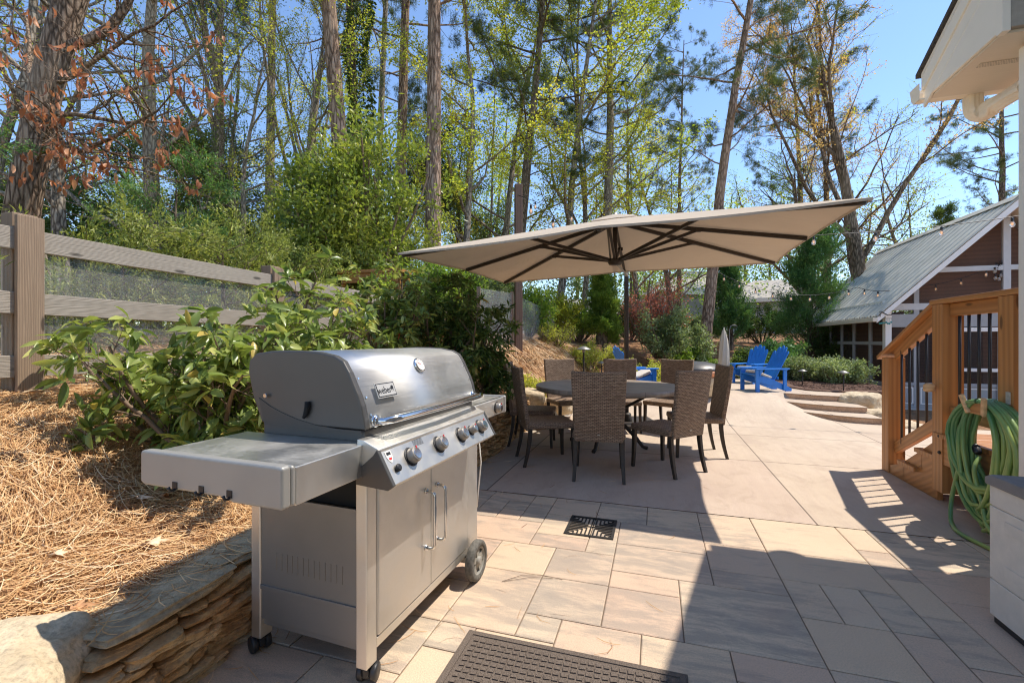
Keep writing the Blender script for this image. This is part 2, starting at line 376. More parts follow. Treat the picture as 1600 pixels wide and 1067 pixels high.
    MT['wire'] = mesh('fence_wire', .006, .0005, (.85, .82, .76))
    MT['screen'] = mesh('insect_screen', .004, .0011, (.07, .05, .04), .8, 0)
    MT['wire_far'] = mesh('fence_wire_far', .016, .0026, (.5, .5, .48))
    # metals and plastics
    def steel(name, col=(.56, .545, .52), rough=.38, ax=(2, 160, 2), dust=.10):
        t = NT(name, rough, 1.0, col); v = t.coord('Object', ax); n = t.noise(v, 3, 3); d = t.noise(t.coord('Object'), 5, 7, .75, .5); d2 = t.noise(t.coord('Object'), 90, 3, .8)
        dd = t.math('MULTIPLY', t.ramp(t.math('ADD', t.math('MULTIPLY', d2, .35), d), [(.58, 0.0), (.85, 1.0)]), dust)
        t.col(t.mix(dd, tuple(col), (.52, .50, .44))); t.rough(t.math('ADD', t.math('MULTIPLY', n, .16), t.math('ADD', rough-.08, t.math('MULTIPLY', dd, .5))))
        t.L(t.math('SUBTRACT', 1.0, t.math('MULTIPLY', dd, .9)), t.b.inputs['Metallic']); t.bump(n, .06, .002); return t.m
    MT['steel'] = steel('brushed_steel', (.58, .585, .59), .43); MT['steel_dusty'] = steel('dusty_steel', (.62, .62, .61), .40, (160, 2, 2), .22)
    MT['steel_door'] = steel('door_steel', (.58, .585, .59), .44, (160, 160, 2), .2)
    MT['chrome'] = NT('chrome', .12, 1.0, (.75, .75, .74)).m
    MT['castgrey'] = simple('grey_enamel', (.085, .083, .082), .42, .35, .06, 3, .08, bscale=200)
    MT['painted'] = simple('grey_painted_steel', (.19, .19, .19), .5, .55, .08, 3)
    MT['cap_plastic'] = simple('silver_plastic', (.31, .31, .305), .48, .35, .06, 4)
    MT['black'] = simple('black_plastic', (.018, .018, .02), .45, 0, .2)
    MT['hole'] = NT('dark_interior', .9, 0, (.008, .008, .008)).m
    MT['knob'] = simple('knob_grey', (.27, .255, .24), .4, .5, .05)
    MT['white'] = simple('white_plastic', (.75, .74, .72), .4); MT['redmark'] = simple('red_mark', (.65, .03, .03), .4)
    MT['rubber'] = simple('dirty_rubber', (.10, .095, .085), .85, 0, .45, 60, .6)
    MT['hub'] = simple('hub_plastic', (.26, .25, .225), .6, 0, .2)
    MT['bronze'] = simple('bronze_powdercoat', (.045, .036, .03), .5, .3, .25, 30)
    # wicker
    t = NT('wicker', .55); v = t.coord('UV')
    br = t.new('ShaderNodeTexBrick'); br.offset = .5; br.inputs['Scale'].default_value = 1.0; br.inputs['Brick Width'].default_value = .036; br.inputs['Row Height'].default_value = .0135
    br.inputs['Mortar Size'].default_value = .0028; br.inputs['Mortar Smooth'].default_value = .6; br.inputs['Bias'].default_value = 0
    for k_, c_ in (('Color1', (.22, .14, .09)), ('Color2', (.38, .27, .185)), ('Mortar', (.022, .014, .010))): br.inputs[k_].default_value = (*c_, 1)
    t.L(v, br.inputs['Vector']); n = t.noise(t.coord('UV', (4, 60, 1)), 4, 3); c = t.mix(t.ramp(n, [(.5, 0.0), (.75, .7)]), br.outputs[0], (.34, .26, .20))
    n9 = t.noise(t.coord('UV', (90, 3, 1)), 3, 2); c = t.mix(t.ramp(n9, [(.58, 0.0), (.7, .45)]), c, (.36, .28, .22)); t.col(c)
    bb = t.new('ShaderNodeBump'); bb.invert = True; bb.inputs['Strength'].default_value = .8; bb.inputs['Distance'].default_value = .006; t.L(br.outputs['Fac'], bb.inputs['Height']); t.L(bb.outputs[0], t.b.inputs['Normal']); MT['wicker'] = t.m
    # tabletop tile planks
    t = NT('tabletop', .38); v = t.coord('Object', (1.5, 14, 1)); n = t.noise(v, 2, 6, .6, .4); tc = t.new('ShaderNodeTexCoord'); sp = t.new('ShaderNodeSeparateXYZ'); t.L(tc.outputs['Object'], sp.inputs[0])
    gr = t.math('LESS_THAN', t.math('FRACT', t.math('MULTIPLY', t.math('ADD', sp.outputs[0], .0), 3.3)), .022); gr2 = t.math('LESS_THAN', t.math('ABSOLUTE', sp.outputs[1]), .004)
    c = t.ramp(n, [(.3, (.20, .16, .13)), (.7, (.38, .32, .27))]); t.col(t.mix(t.math('MULTIPLY', t.math('MAXIMUM', gr, gr2), .8), c, (.04, .03, .025))); t.bump(n, .15, .002); MT['tabletop'] = t.m
    # canopy cloth (lets some sun through)
    def cloth(name, col, tr=.5):
        t = NT(name, .9, 0, col, .1); n = t.noise(t.coord('Object', (1, 1, 1)), 1.3, 4); w = t.noise(t.coord('Object', (220, 220, 220)), 1, 2)
        c = t.ramp(n, [(.35, tuple(x*.93 for x in col)), (.65, col)]); t.col(c)
        q = t.new('ShaderNodeBsdfTranslucent'); t.L(c, q.inputs[0]); mx = t.new('ShaderNodeMixShader'); mx.inputs[0].default_value = tr
        t.L(t.b.outputs[0], mx.inputs[1]); t.L(q.outputs[0], mx.inputs[2]); t.L(mx.outputs[0], t.out.inputs[0]); t.bump(t.noise(t.coord('Object', (1, 1, 1)), 3.5, 3, .5, 1.5), .25, .05); return t.m
    MT['canopy'] = cloth('canopy_cloth', (.61, .54, .46), .34)
    MT['cover'] = cloth('grey_cloth', (.52, .47, .40), .1)
    MT['cushion'] = simple('cushion_cloth', (.55, .50, .43), .9)
    MT['blue'] = simple('blue_poly', (.015, .17, .60), .42, 0, .1)
    # house
    MT['trim'] = simple('white_trim', (.70, .66, .60), .55, 0, .04, 3); MT['soffit'] = wood('soffit_board', (.60, .55, .48), (.68, .63, .56), .6, False, 2, .1, (.56, .51, .45))
    MT['siding'] = simple('taupe_siding', (.30, .28, .255), .8, 0, .08, 40, .2); MT['gutter'] = simple('cream_gutter', (.68, .62, .53), .4, 0, .04)
    MT['shingle'] = simple('dark_shingle', (.05, .045, .042), .95, 0, .5, 60, .8)
    t = NT('vent_strip', .6); tc = t.coord('Object', (70, 130, 70)); sp = t.new('ShaderNodeSeparateXYZ'); t.L(tc, sp.inputs[0]); q = t.math('MULTIPLY', t.math('GREATER_THAN', t.math('FRACT', sp.outputs[0]), .45), t.math('GREATER_THAN', t.math('FRACT', sp.outputs[1]), .5)); t.col(t.mix(q, (.60, .55, .48), (.08, .07, .06))); MT['vent'] = t.m
    MT['pgrey'] = simple('grey_paint', (.33, .345, .37), .55, 0, .05); MT['pgrey2'] = simple('light_grey_paint', (.50, .52, .55), .5, 0, .04); MT['pwhite'] = simple('bright_white_paint', (.78, .78, .78), .5, 0, .03)
    MT['pbrown'] = wood('brown_board_interior', (.26, .12, .07), (.38, .19, .11), .75, False, .6)
    t = NT('metal_roof', .6, .0, (.40, .42, .41)); n = t.noise(t.coord('Object'), 2, 5); t.col(t.ramp(n, [(.3, (.40, .405, .37)), (.7, (.52, .525, .485))])); MT['mroof'] = t.m
    MT['glass'] = NT('window_glass', .05, 0, (.03, .04, .05)).m; MT['glass'].node_tree.nodes['Principled BSDF'].inputs['Specular IOR Level'].default_value = 1.0
    # hose
    t = NT('hose', .38); oi = t.new('ShaderNodeObjectInfo'); n = t.noise(t.coord('Object'), 2.2, 2); t.col(t.ramp(n, [(.3, (.055, .16, .075)), (.5, (.11, .23, .08)), (.68, (.28, .36, .10))])); t.bump(t.noise(t.coord('Object'), 60, 2), .1, .002); MT['hose'] = t.m
    MT['hangerwood'] = wood('pale_cedar', (.55, .33, .16), (.68, .46, .26), .6, False)
    MT['boxbody'] = simple('deckbox_grey', (.62, .58, .53), .6, 0, .07, 14, .3, bscale=300); MT['boxlid'] = simple('deckbox_lid', (.17, .17, .18), .55, 0, .08, 20, .4, bscale=300)
    # door mat
    t = NT('mat_rubber', .95); n = t.noise(t.coord('Object'), 220, 3); n2 = t.noise(t.coord('Object'), 7, 4); c = t.ramp(n, [(.35, (.055, .042, .034)), (.7, (.16, .128, .105))]); t.col(t.mix(t.math('MULTIPLY', n2, .3), c, (.20, .16, .13))); t.bump(n, 1.0, .004); MT['mat'] = t.m
    MT['iron'] = simple('cast_iron', (.035, .033, .032), .6, .4, .25, 40)
    MT['copper'] = simple('emblem_silver', (.5, .5, .49), .35, .3); MT['silverp'] = bpy.data.materials['emblem_silver']; MT['cradle'] = simple('dark_enamel', (.06, .058, .056), .5, .2, .05); MT['copper'] = simple('copper_bowl', (.45, .22, .14), .4, .7); MT['bulbglass'] = NT('bulb_glass', .08, 0, (.85, .8, .72)).m
    b = MT['bulbglass'].node_tree.nodes['Principled BSDF']; b.inputs['Transmission Weight'].default_value = .75
    MT['filament'] = NT('filament', .5).m; b = MT['filament'].node_tree.nodes['Principled BSDF']; b.inputs['Emission Color'].default_value = (1, .5, .2, 1); b.inputs['Emission Strength'].default_value = .6
    MT['scroll'] = simple('grey_resin', (.45, .42, .37), .7, 0, .2, 30, .4); MT['turq'] = simple('turquoise_glaze', (.06, .28, .30), .3, 0, .3, 30)
    MT['mulch'] = simple('dark_mulch', (.11, .06, .04), .95, 0, .5, 50, .9)
    MT['hsiding'] = simple('blue_grey_siding', (.34, .37, .39), .7); MT['hroof'] = simple('grey_roof', (.36, .34, .32), .9)
mk_mats()

PZ = math.radians(90-17.5)      # local +X along the patio axis, local +Y to the left (-b)
def pf(name, label, cat, a, b, z=0, group=None, rz=0): return thing(name, label, cat, W(a, b, z), PZ+rz, group)
def pfs(o): o.rotation_euler = (0, 0, PZ); return o

# ------------------------------------------------------------------ ground
def grid_mesh(name, A, B, zf, mat, xyf):
    A = np.asarray(A); B = np.asarray(B); aa, bb = np.meshgrid(A, B, indexing='ij'); x, y = xyf(aa, bb)
    z = zf(x, y, aa, bb); V = np.stack([x, y, z], -1).reshape(-1, 3); na, nb = len(A), len(B)
    i, j = np.meshgrid(np.arange(na-1), np.arange(nb-1), indexing='ij'); q = (i*nb+j).ravel()
    F = np.stack([q, q+nb, q+nb+1, q+1], 1)[:, ::-1]
    return npmesh(name, V, F.ravel(), np.full(len(F), 4), mat)
A = np.concatenate([np.arange(-4, 16, .2), np.arange(16, 30, .6), np.geomspace(30, 400, 14)])
D = np.concatenate([-np.geomspace(400, 6, 22), -np.arange(5.8, 3, .25), -np.arange(3.0, .3, .12), [-.3, -.22, -.185, -.175, -.1, 0, .15, .4], np.arange(.7, 8, .25), np.geomspace(8.2, 400, 22)])
def gxy(aa, bb):
    e = edge_b(aa); b = bb + np.minimum(e, 3); return aa*S + b*Co, aa*Co - b*S
g = grid_mesh('ground', A, D, lambda x, y, a, b: ground_z(x, y), MT['ground'], gxy); tag(g, kind='structure')

# concrete patio as one sheet in the patio frame (object space = a, -b)
A = np.arange(3.74, 13.9, .1); T = np.linspace(0, 1, 70)
Aa, Tt = np.meshgrid(A, T, indexing='ij'); e = edge_b(Aa)-.15; hi = np.where(Aa < 9.0, 7.0, np.interp(Aa, [9.0, 9.9, 13.9], [7.0, 3.5, 3.3])); hi = np.maximum(hi, e+.05)
Bb = e + (hi-e)*Tt; Z = patio_z(Aa, Bb) + .0
V = np.stack([Aa, -Bb, Z], -1).reshape(-1, 3); nb = len(T); i, j = np.meshgrid(np.arange(len(A)-1), np.arange(nb-1), indexing='ij'); q = (i*nb+j).ravel()
F = np.stack([q, q+nb, q+nb+1, q+1], 1)[:, ::-1]
o = npmesh('concrete_patio', V, F.ravel(), np.full(len(F), 4), MT['concrete']); pfs(o); tag(o, kind='structure')

# pavers: random ashlar, each slab with its own tone
def pavers():
    rng = random.Random(5); u = .18; nx, ny = 32, 38; a0, b0 = 3.735-nx*u, -1.86; occ = [[0]*ny for _ in range(nx)]
    sizes = [(2, 3), (2, 3), (3, 2), (2, 2), (2, 2), (1, 2), (2, 1), (3, 3), (1, 1)]
    vs = []; fs = []; rn = []
    for i in range(nx):
        for j in range(ny):
            if occ[i][j]: continue
            ok = [s for s in sizes if i+s[0] <= nx and j+s[1] <= ny and all(not occ[i+p][j+q] for p in range(s[0]) for q in range(s[1]))]
            w = ok[min(len(ok)-1, int(rng.random()**1.6*len(ok)))]
            for p in range(w[0]):
                for q in range(w[1]): occ[i+p][j+q] = 1
            g = .0026; x0 = a0+i*u+g; x1 = a0+(i+w[0])*u-g; y0 = b0+j*u+g; y1 = b0+(j+w[1])*u-g; dz = rng.uniform(-.0008, .0008); bv = .005; r = rng.random()
            o = len(vs)
            for (xx0, xx1, yy0, yy1, z) in ((x0, x1, y0, y1, -.02), (x0, x1, y0, y1, -.003+dz), (x0+bv, x1-bv, y0+bv, y1-bv, dz)):
                vs += [(xx0, -yy1, z), (xx1, -yy1, z), (xx1, -yy0, z), (xx0, -yy0, z)]
            for k in range(2):
                for e in range(4): fs.append((o+k*4+e, o+k*4+(e+1) % 4, o+k*4+4+(e+1) % 4, o+k*4+4+e)); rn.append(r)
            fs.append((o+8, o+9, o+10, o+11)); rn.append(r)
    o = npmesh('paver_patio', vs, np.array(fs).ravel(), np.full(len(fs), 4), MT['paver'], rnd=rn, smooth=False); pfs(o); tag(o, kind='structure')
    m = MB(); m.bx(-4, 3.745, -8, 1.95, -.06, -.0075); j = m.build('paver_bedding', MT['joint']); pfs(j); tag(j, kind='structure')
pavers()

# curved steps up to the upper patio
def step(a_front, bl, br, z0, z1, a_back, taper):
    prof = []
    n = 14
    for k in range(n+1):
        t = k/n; b = bl + (br-bl)*t
        curve = taper*(1-t)**2.4 + .02*math.sin(t*5)
        prof.append((a_front+curve, -b))
    prof += [(a_back, -br), (a_back, -bl)]
    m = MB(); m.prism(prof, 2, z0, z1)
    return m
for (af, bl, br, z0, z1, ab, tp) in ((8.5, 2.35, 3.38, -.15, .1, 9.3, .45), (9.0, 2.15, 3.36, .0, .2, 10.1, .55), (9.68, 2.05, 3.28, .05, .304, 10.4, .5)):
    m = step(af, bl, br, z0, z1-.012, ab, tp); o = m.build('patio_steps', MT['step'], bevel=.012); pfs(o); tag(o, kind='structure')
    m = step(af-.012, bl, br, z1-.012, z1, ab, tp); o = m.build('patio_steps', MT['concrete'], bevel=.006); pfs(o); tag(o, kind='structure')
# mulch strip by the pool house shrubs
m = MB(); CH = MB(); rg = random.Random(3)
prof = [(10.55, -2.9), (10.35, -3.2), (10.3, -3.75), (10.7, -4.6), (14.5, -4.8), (14.5, -2.2), (12.0, -2.5), (11.0, -2.75)]
m.prism(prof, 2, .1, .325); o = m.build('mulch_bed', MT['mulch'])
for _ in range(2600):
    a_, b_ = rg.uniform(10.4, 13.5), rg.uniform(2.7, 4.6)
    if a_ < 10.6+.25*abs(b_-3.5) or (b_ < 2.95 and a_ < 12.5): continue
    MX = Matrix.Translation((a_, -b_, .328)) @ Matrix.Rotation(rg.uniform(0, 3), 4, 'Z') @ Matrix.Rotation(rg.uniform(-.6, .6), 4, 'X')
    CH.bx(-rg.uniform(.02, .05), .03, -.012, .012, -.004, .006, 0, MX)
bpy.data.objects.remove(o); m.add(CH.v, CH.f); o = m.build('mulch_bed', MT['mulch']); pfs(o); tag(o, kind='stuff', label='dark mulch strip under the grey-green shrubs', cat='mulch')

# ------------------------------------------------------------------ dry-stone retaining wall
def stone_wall():
    root = pf('retaining_wall', 'low dry-stacked flat stone wall holding back the pine straw bed', 'stone wall', 0, 0)
    rng = random.Random(11); m = MB()
    a = .2
    for k in range(16):
        z = -.02 + k*.046
        a = .93 + rng.uniform(0, .05)
        while a < 7.2:
            L = rng.uniform(.09, .30); h = .046*rng.uniform(.75, 1.05); top = wall_h(a+L/2)-.05
            if z + h*.5 < top:
                bf = edge_b(a+L/2) + .02 + rng.uniform(-.03, .022)
                big = rng.random() < .12
                m.rock((a+L/2, -bf+.1, z+h/2), (L*.99, .23, h*1.02), rng, 6, 6, .13, rng.uniform(-.08, .08), 0, rng.uniform(-.08, .08), False)
            a += L*.97
    for q in range(12): a_ = 1.0+q*.5; m.bx(a_, a_+.5, -float(edge_b(a_+.25))+.12, -float(edge_b(a_+.25))+.2, -.05, float(wall_h(a_+.25))-.06, 1)
    m.build('stone_courses', [MT['stone'], MT['mulch']], root)
    m = MB(); a = 1.0
    while a < 7.1:
        L = rng.uniform(.28, .50); h = wall_h(a+L/2); b = edge_b(a+L/2)
        m.rock((a+L/2, -b+.14+rng.uniform(-.02, .03), float(h)-.006), (L*1.01, .34+rng.uniform(0, .05), .038), rng, 16, 30, .075, rng.uniform(-.06, .06), 0, -float(wall_h(a+L)-wall_h(a))/L*.9+rng.uniform(-.02, .02), False)
        a += L
    m.build('cap_stones', MT['cap'], root)
stone_wall()
CHIP = bpy.data.textures.new('chips', 'CLOUDS'); CHIP.noise_scale = .09; CHIP.noise_depth = 4
def boulder(name, label, c, size, rot, seed, mat='boulder', n=12, p=4, amp=.09, tilt=0):
    m = MB(); m.rock((0, 0, 0), size, random.Random(seed), n, p, amp, 0); o = m.build(name, MT[mat]); o.location = c; o.rotation_euler = (0, tilt, rot); sb = o.modifiers.new('sub', 'SUBSURF'); sb.levels = sb.render_levels = 2; dp = o.modifiers.new('chips', 'DISPLACE'); dp.texture = CHIP; dp.strength = .035; dp.mid_level = .5; dp.texture_coords = 'LOCAL'
    return tag(o, label, 'boulder')
boulder('boulder', 'large pale flat-topped boulder closing the near end of the stone wall', (-1.625, 1.33, .135), (.58, .42, .52), .3, 2, n=16, p=6, amp=.05)
for (x, y, z, sx, sy, sz, sd, lb) in ((.22, 7.05, .42, .62, .5, .30, 5, 'pale boulder above the others behind the leftmost dining chairs'), (.42, 6.95, .13, .55, .42, .28, 7, 'tan cracked boulder beside the patio behind the round table'), (.75, 7.75, .2, .6, .4, .3, 9, 'low boulder at the bed edge hidden partly by the round table'), (-.02, 6.75, .2, .5, .5, .36, 12, 'boulder at the far end of the stone wall')):
    boulder('boulder', lb, (x, y, z), (sx, sy, sz), sd, sd)
for (a, b, z, sx, sy, sz, sd, lb) in ((9.70, 3.52, .16, .6, .6, .42, 21, 'largest rock at the right end of the top patio step'), (9.0, 3.58, .03, .5, .42, .26, 22, 'flat rock at the right end of the middle patio step'), (8.55, 3.62, -.02, .62, .45, .16, 23, 'low pale slab rock at the foot of the steps by the newel post')):
    x, y, _ = W(a, b); boulder('boulder', lb, (x, y, z), (sx, sy, sz), sd, sd, 'boulder', p=5, amp=.1)

# ------------------------------------------------------------------ fence
def fence():
    bF = -3.77; root = pf('ranch_fence', 'weathered three-rail wooden fence with wire mesh behind the rhododendrons', 'fence', 0, 0)
    posts = [-.2, 1.80, 3.76, 5.72, 7.66]; ztop = 2.1
    for i, a in enumerate(posts):
        x, y, _ = W(a, bF); zt = ztop - (0.02*i); zb = gz(x, y)-.2
        m = MB(); m.bx(a-.062, a+.062, -bF-.01, -bF+.11, zb, zt+.02); m.build('post', MT['post'], root, .006, (0, 0, 1))
        m = MB(); m.bx(a-.066, a+.066, -bF-.068, -bF-.038, zb, zt); m.build('face_board', MT['post'], root, .004, (0, 0, 1))
    for i in range(len(posts)-1):
        a0, a1 = posts[i], posts[i+1]
        for z in (1.955, 1.56, 1.17, .88):
            m = MB(); m.beam((a0+.002, -bF-.024, z-.02*i), (a1-.002, -bF-.024, z-.02*(i+1)), .026, .135); m.build('rail', MT['fence'], root, .004, (1, 0, 0))
    m = MB(); m.add([(posts[0], -bF-.005, .6), (posts[-1], -bF-.005, .6), (posts[-1], -bF-.005, 1.96), (posts[0], -bF-.005, 2.0)], [(0, 1, 2, 3)]); m.build('wire_mesh', MT['wire'], root, recalc=False)
fence()
def far_fence():
    root = thing('wire_fence', 'grey wire mesh fence stepping down the slope beyond the pine straw', 'fence')
    P = [(748, 8.3, 470), (800, 9.6, 478), (846, 11.8, 500), (873, 14, 513), (895, 17, 520), (912, 21, 527)]
    pts = []
    for (px, Y, py) in P:
        x = at(px, Y); zt = zat(py-22, Y); zb = min(gz(x, Y), zt-.7)-.1; pts.append((x, Y, zb, zt))
        m = MB(); m.bx(x-.035, x+.035, Y-.035, Y+.035, zb, zt); m.build('post', MT['post'], root, 0, (0, 0, 1))
    m = MB()
    for i in range(len(pts)-1):
        a, b = pts[i], pts[i+1]
        m.add([(a[0], a[1]-.04, a[2]), (b[0], b[1]-.04, b[2]), (b[0], b[1]-.04, b[3]-.03), (a[0], a[1]-.04, a[3]-.03)], [(0, 1, 2, 3)])
    m.build('wire_mesh', MT['wire_far'], root, recalc=False)
far_fence()
# ------------------------------------------------------------------ gas grill (local x along its length, y to its back)
def grill():
    g = thing('gas_grill', 'stainless steel gas grill with grey lid ends on a cabinet cart with double doors', 'grill', (-.543, 1.70, 0), R(90-20.0))
    st, sd, sdo, pt = MT['steel'], MT['steel_dusty'], MT['steel_door'], MT['painted']
    LB = .87
    for (x0, x1, y0, y1) in ((0, .062, 0, .05), (LB, LB+.13, 0, .05), (0, .062, .53, .58), (LB, LB+.13, .53, .58)):
        m = MB(); m.bx(x0, x1, y0, y1, .075, .83); m.build('cart_leg', sdo, g, .004)
    m = MB(); m.bx(.006, .016, .05, .53, .16, .67); m.bx(.0, .006, .05, .53, .655, .672); m.bx(.0, .012, .05, .53, .285, .302)
    for i in range(13): m.bx(.0035, .0062, .115+i*.0275, .118+i*.0275, .375, .445)
    m.build('side_panel', pt, g, .001)
    m = MB(); m.bx(LB+.05, LB+.06, .05, .53, .16, .78); m.build('side_panel', pt, g)
    m = MB(); m.bx(.062, LB, .55, .56, .16, .8); m.build('back_panel', pt, g)
    m = MB(); m.bx(.018, LB, .03, .548, .13, .16); m.build('floor_panel', pt, g); m = MB(); m.bx(.03, LB-.01, .04, .54, .80, .83); m.build('top_panel', pt, g)
    m = MB(); m.bx(.03, .04, .06, .52, .17, .79); m.build('opening_shade', MT['hole'], g)  # near-black sheet painted in for the shade inside the cart's side opening
    m = MB(); m.bx(.062, LB, .0, .028, .125, .163); m.bx(.062, LB, .012, .026, .163, .80, 1); m.build('door_sill', [sd, MT['hole']], g, .002)
    for k, (x0, x1, hx) in enumerate(((.066, .466, .418), (.470, LB-.004, .518))):
        m = MB(); m.bx(x0, x1, -.004, .011, .168, .80); d = m.build('door', sdo, g, .005)
        m = MB(); z0, z1 = .36, .62; yy = -.052
        pts = [(hx, .0, z1), (hx, yy*.6, z1)] + [(hx, yy*.6+yy*.4*math.sin(t), z1-.022*(1-math.cos(t))) for t in (0.5, 1.0, 1.57)] + \
              [(hx, yy*.6+yy*.4*math.sin(t), z0+.022*(1-math.cos(t))) for t in (1.57, 1.0, .5)] + [(hx, yy*.6, z0), (hx, .0, z0)]
        m.tube(pts, .0075, 10)
        for z in (z0, z1): m.lathe([(.013, 0), (.013, .006)], 12, M=Matrix.Translation((hx, -.004, z)) @ Matrix.Rotation(R(90), 4, 'X'))
        h = m.build('handle', MT['chrome'], d)
    # firebox under the lid
    m = MB(); m.bx(-.01, .93, .0, .50, .84, .975); m.build('firebox', MT['castgrey'], g, .006)
    # front ledge and sloped control panel
    m = MB(); m.prism([(.0, .84), (.0, .952), (-.03, .949), (-.095, .922), (-.095, .84)], 0, -.055, .885); m.build('front_ledge', sd, g, .003)
    prof = [(-.088, .923), (-.158, .800), (-.134, .782), (.0, .79), (.0, .838), (-.07, .9)]
    m = MB(); m.prism(prof, 0, -.045, .875); cp = m.build('control_panel', sd, g, .003)
    for x0, x1 in ((-.062, -.045), (.875, .892)):
        m = MB(); m.prism([(p[0]-(.003 if p[0] < -.05 else 0), p[1]+(.002 if p[1] > .9 else 0)) for p in prof], 0, x0, x1); m.build('panel_end', MT['castgrey'], g, .003)
    nrm = Vector((0, -(.923-.800), -(.158-.088))).normalized(); nrm = Vector((0, -.87, .49))
    def onp(x, t, off=0): p = Vector((x, -.088-.070*t, .923-.123*t)); return p + nrm*off
    ex = Vector((1, 0, 0)); ey = nrm.cross(ex).normalized(); 
    if ey.z < 0: ey = -ey
    MP = Matrix((ex, ey, nrm)).transposed().to_4x4()
    def place(x, t, off=0): return Matrix.Translation(onp(x, t, off)) @ MP
    for (x, t, r) in ((.106, .5, .031), (.325, .5, .031), (.534, .5, .031), (.648, .5, .021), (.757, .5, .031)):
        m = MB(); m.lathe([(r*1.22, .0), (r*1.22, .003), (r*1.05, .004)], 24, M=place(x, t)); 
        m.lathe([(r*.95, .003), (r, .008), (r*.97, .026), (r*.86, .034), (r*.8, .035)], 28, M=place(x, t), mi=1)
        m.lathe([(r*.66, .034), (r*.64, .038)], 20, M=place(x, t), mi=2)
        k = m.build('control_knob', [MT['black'], MT['knob'], MT['chrome']], g)
        m = MB(); m.bx(-.0022, .0022, r*.5, r*.98, .033, .0375, 0, place(x, t) @ Matrix.Rotation(R(-20), 4, 'Z')); m.build('pointer', MT['redmark'], k)
    m = MB(); m.lathe([(.014, 0), (.014, .012), (.010, .016)], 18, M=place(.0, .63)); m.build('igniter_button', MT['black'], g)
    m = MB(); sh = [(-.017, .022), (.017, .022), (.017, -.002), (.010, -.016), (0, -.024), (-.010, -.016), (-.017, -.002)]
    m.prism(sh, 2, .001, .002, 0, False, place(-.012, .28)); m.build('shield_sticker', MT['white'], g)
    m = MB(); m.prism([(p[0]*.5, p[1]*.22-.009) for p in sh], 2, .002, .0026, 0, False, place(-.012, .28)); m.bx(-.012, .012, .006, .017, .002, .0026, 1, place(-.012, .28)); m.build('sticker_mark', [MT['redmark'], MT['black']], g)
    m = MB()
    for i in range(7): m.bx(-.035, .035, -.012+i*.004, -.0105+i*.004, .0004, .0009, 0, place(.19, .2))
    m.build('instruction_print', MT['iron'], g)
    # lid: body sheet and cast end plates
    lid = [(.487, .985), (.535, 1.09), (.557, 1.178), (.553, 1.226), (.515, 1.254), (.44, 1.264), (.364, 1.267), (.27, 1.266), (.197, 1.262), (.1254, 1.249), (.086, 1.229), (.06, 1.19), (.0405, 1.15), (.02, 1.11), (.003, 1.068), (-.008, 1.02), (-.015, .984)]
    X0, X1 = -.03, .955
    m = MB(); m.prism([(y if i not in (0, 16) else y, z) for i, (y, z) in enumerate(lid)], 0, X0+.03, X1-.03, 0, True); lb = m.build('lid', st, g)
    for x0, x1 in ((X0, X0+.03), (X1-.03, X1)):
        m = MB(); cy, cz = .25, 1.1; pr = [(cy+(y-cy)*1.012, cz+(z-cz)*1.025) for y, z in lid]; m.prism(pr, 0, x0, x1); e = m.build('lid_end', MT['castgrey'], g, .007, seg=3)
    # dark cradle under end plate with curved upper edge, hinge screw and slot
    arc = [(.47, .978)] + [(.50-.40*t, 1.085-.10*math.sin(t*math.pi/2)**.8) for t in (0, .15, .3, .5, .75, 1.0)] + [(.0, .984), (.0, .972)]
    m = MB(); m.prism([(y, z-.006) for y, z in arc], 0, X0-.003, X0); m.build('hinge_cradle', MT['cradle'], g)
    m = MB(); m.tube([(X0-.010, .262, 1.012), (X0-.010, .25, 1.03), (X0-.010, .243, 1.055), (X0-.010, .243, 1.075)], [.006, .010, .011, .010], 10); m.build('slot', MT['hole'], g)
    m = MB(); m.lathe([(.009, 0), (.008, .006)], 14, M=Matrix.Translation((X0-.009, .455, 1.09)) @ Matrix.Rotation(R(-90), 4, 'Y')); m.build('hinge_screw', MT['chrome'], g)
    m = MB()
    for (y, z) in ((.052, 1.165), (.015, 1.095), (-.006, 1.03), (-.011, 1.0)):
        for xx in (X0+.042, X1-.042): m.lathe([(.005, 0), (.004, .004)], 10, M=Matrix.Translation((xx, y-.002, z)) @ Matrix.Rotation(R(75), 4, 'X'))
    m.build('rivet', MT['chrome'], g)
    # handle
    m = MB(); zh, yh = 1.012, -.085; m.tube([(.03, .0, zh-.006), (.035, yh*.6, zh-.006), (.06, yh*.95, zh), (.10, yh, zh), (.45, yh-.012, zh), (.82, yh, zh), (.865, yh*.95, zh), (.89, yh*.6, zh-.006), (.895, .0, zh-.006)], .0145, 14)
    for x in (.03, .895): m.lathe([(.024, 0), (.024, .018), (.018, .022)], 18, M=Matrix.Translation((x, -.004, zh-.006)) @ Matrix.Rotation(R(90), 4, 'X'))
    m.build('lid_handle', MT['chrome'], g)
    # thermometer
    pm = Matrix.Translation((.46, .064, 1.19)) @ Matrix.Rotation(R(62), 4, 'X')
    m = MB(); m.lathe([(.036, -.01), (.036, .012), (.033, .016)], 28, M=pm); m.lathe([(.030, .016), (.030, .0165)], 28, M=pm, mi=1); th = m.build('thermometer', [MT['chrome'], MT['white']], g)
    m = MB(); m.bx(-.001, .001, 0, .022, .017, .018, 0, pm @ Matrix.Rotation(R(60), 4, 'Z'))
    for i in range(9): m.bx(-.0008, .0008, .022, .027, .017, .0176, 1, pm @ Matrix.Rotation(R(-120+i*30), 4, 'Z'))
    m.build('needle', [MT['redmark'], MT['black']], th)
    # badge with lettering
    bm_ = Matrix.Translation((.125, .006, 1.113)) @ Matrix.Rotation(R(68), 4, 'X')
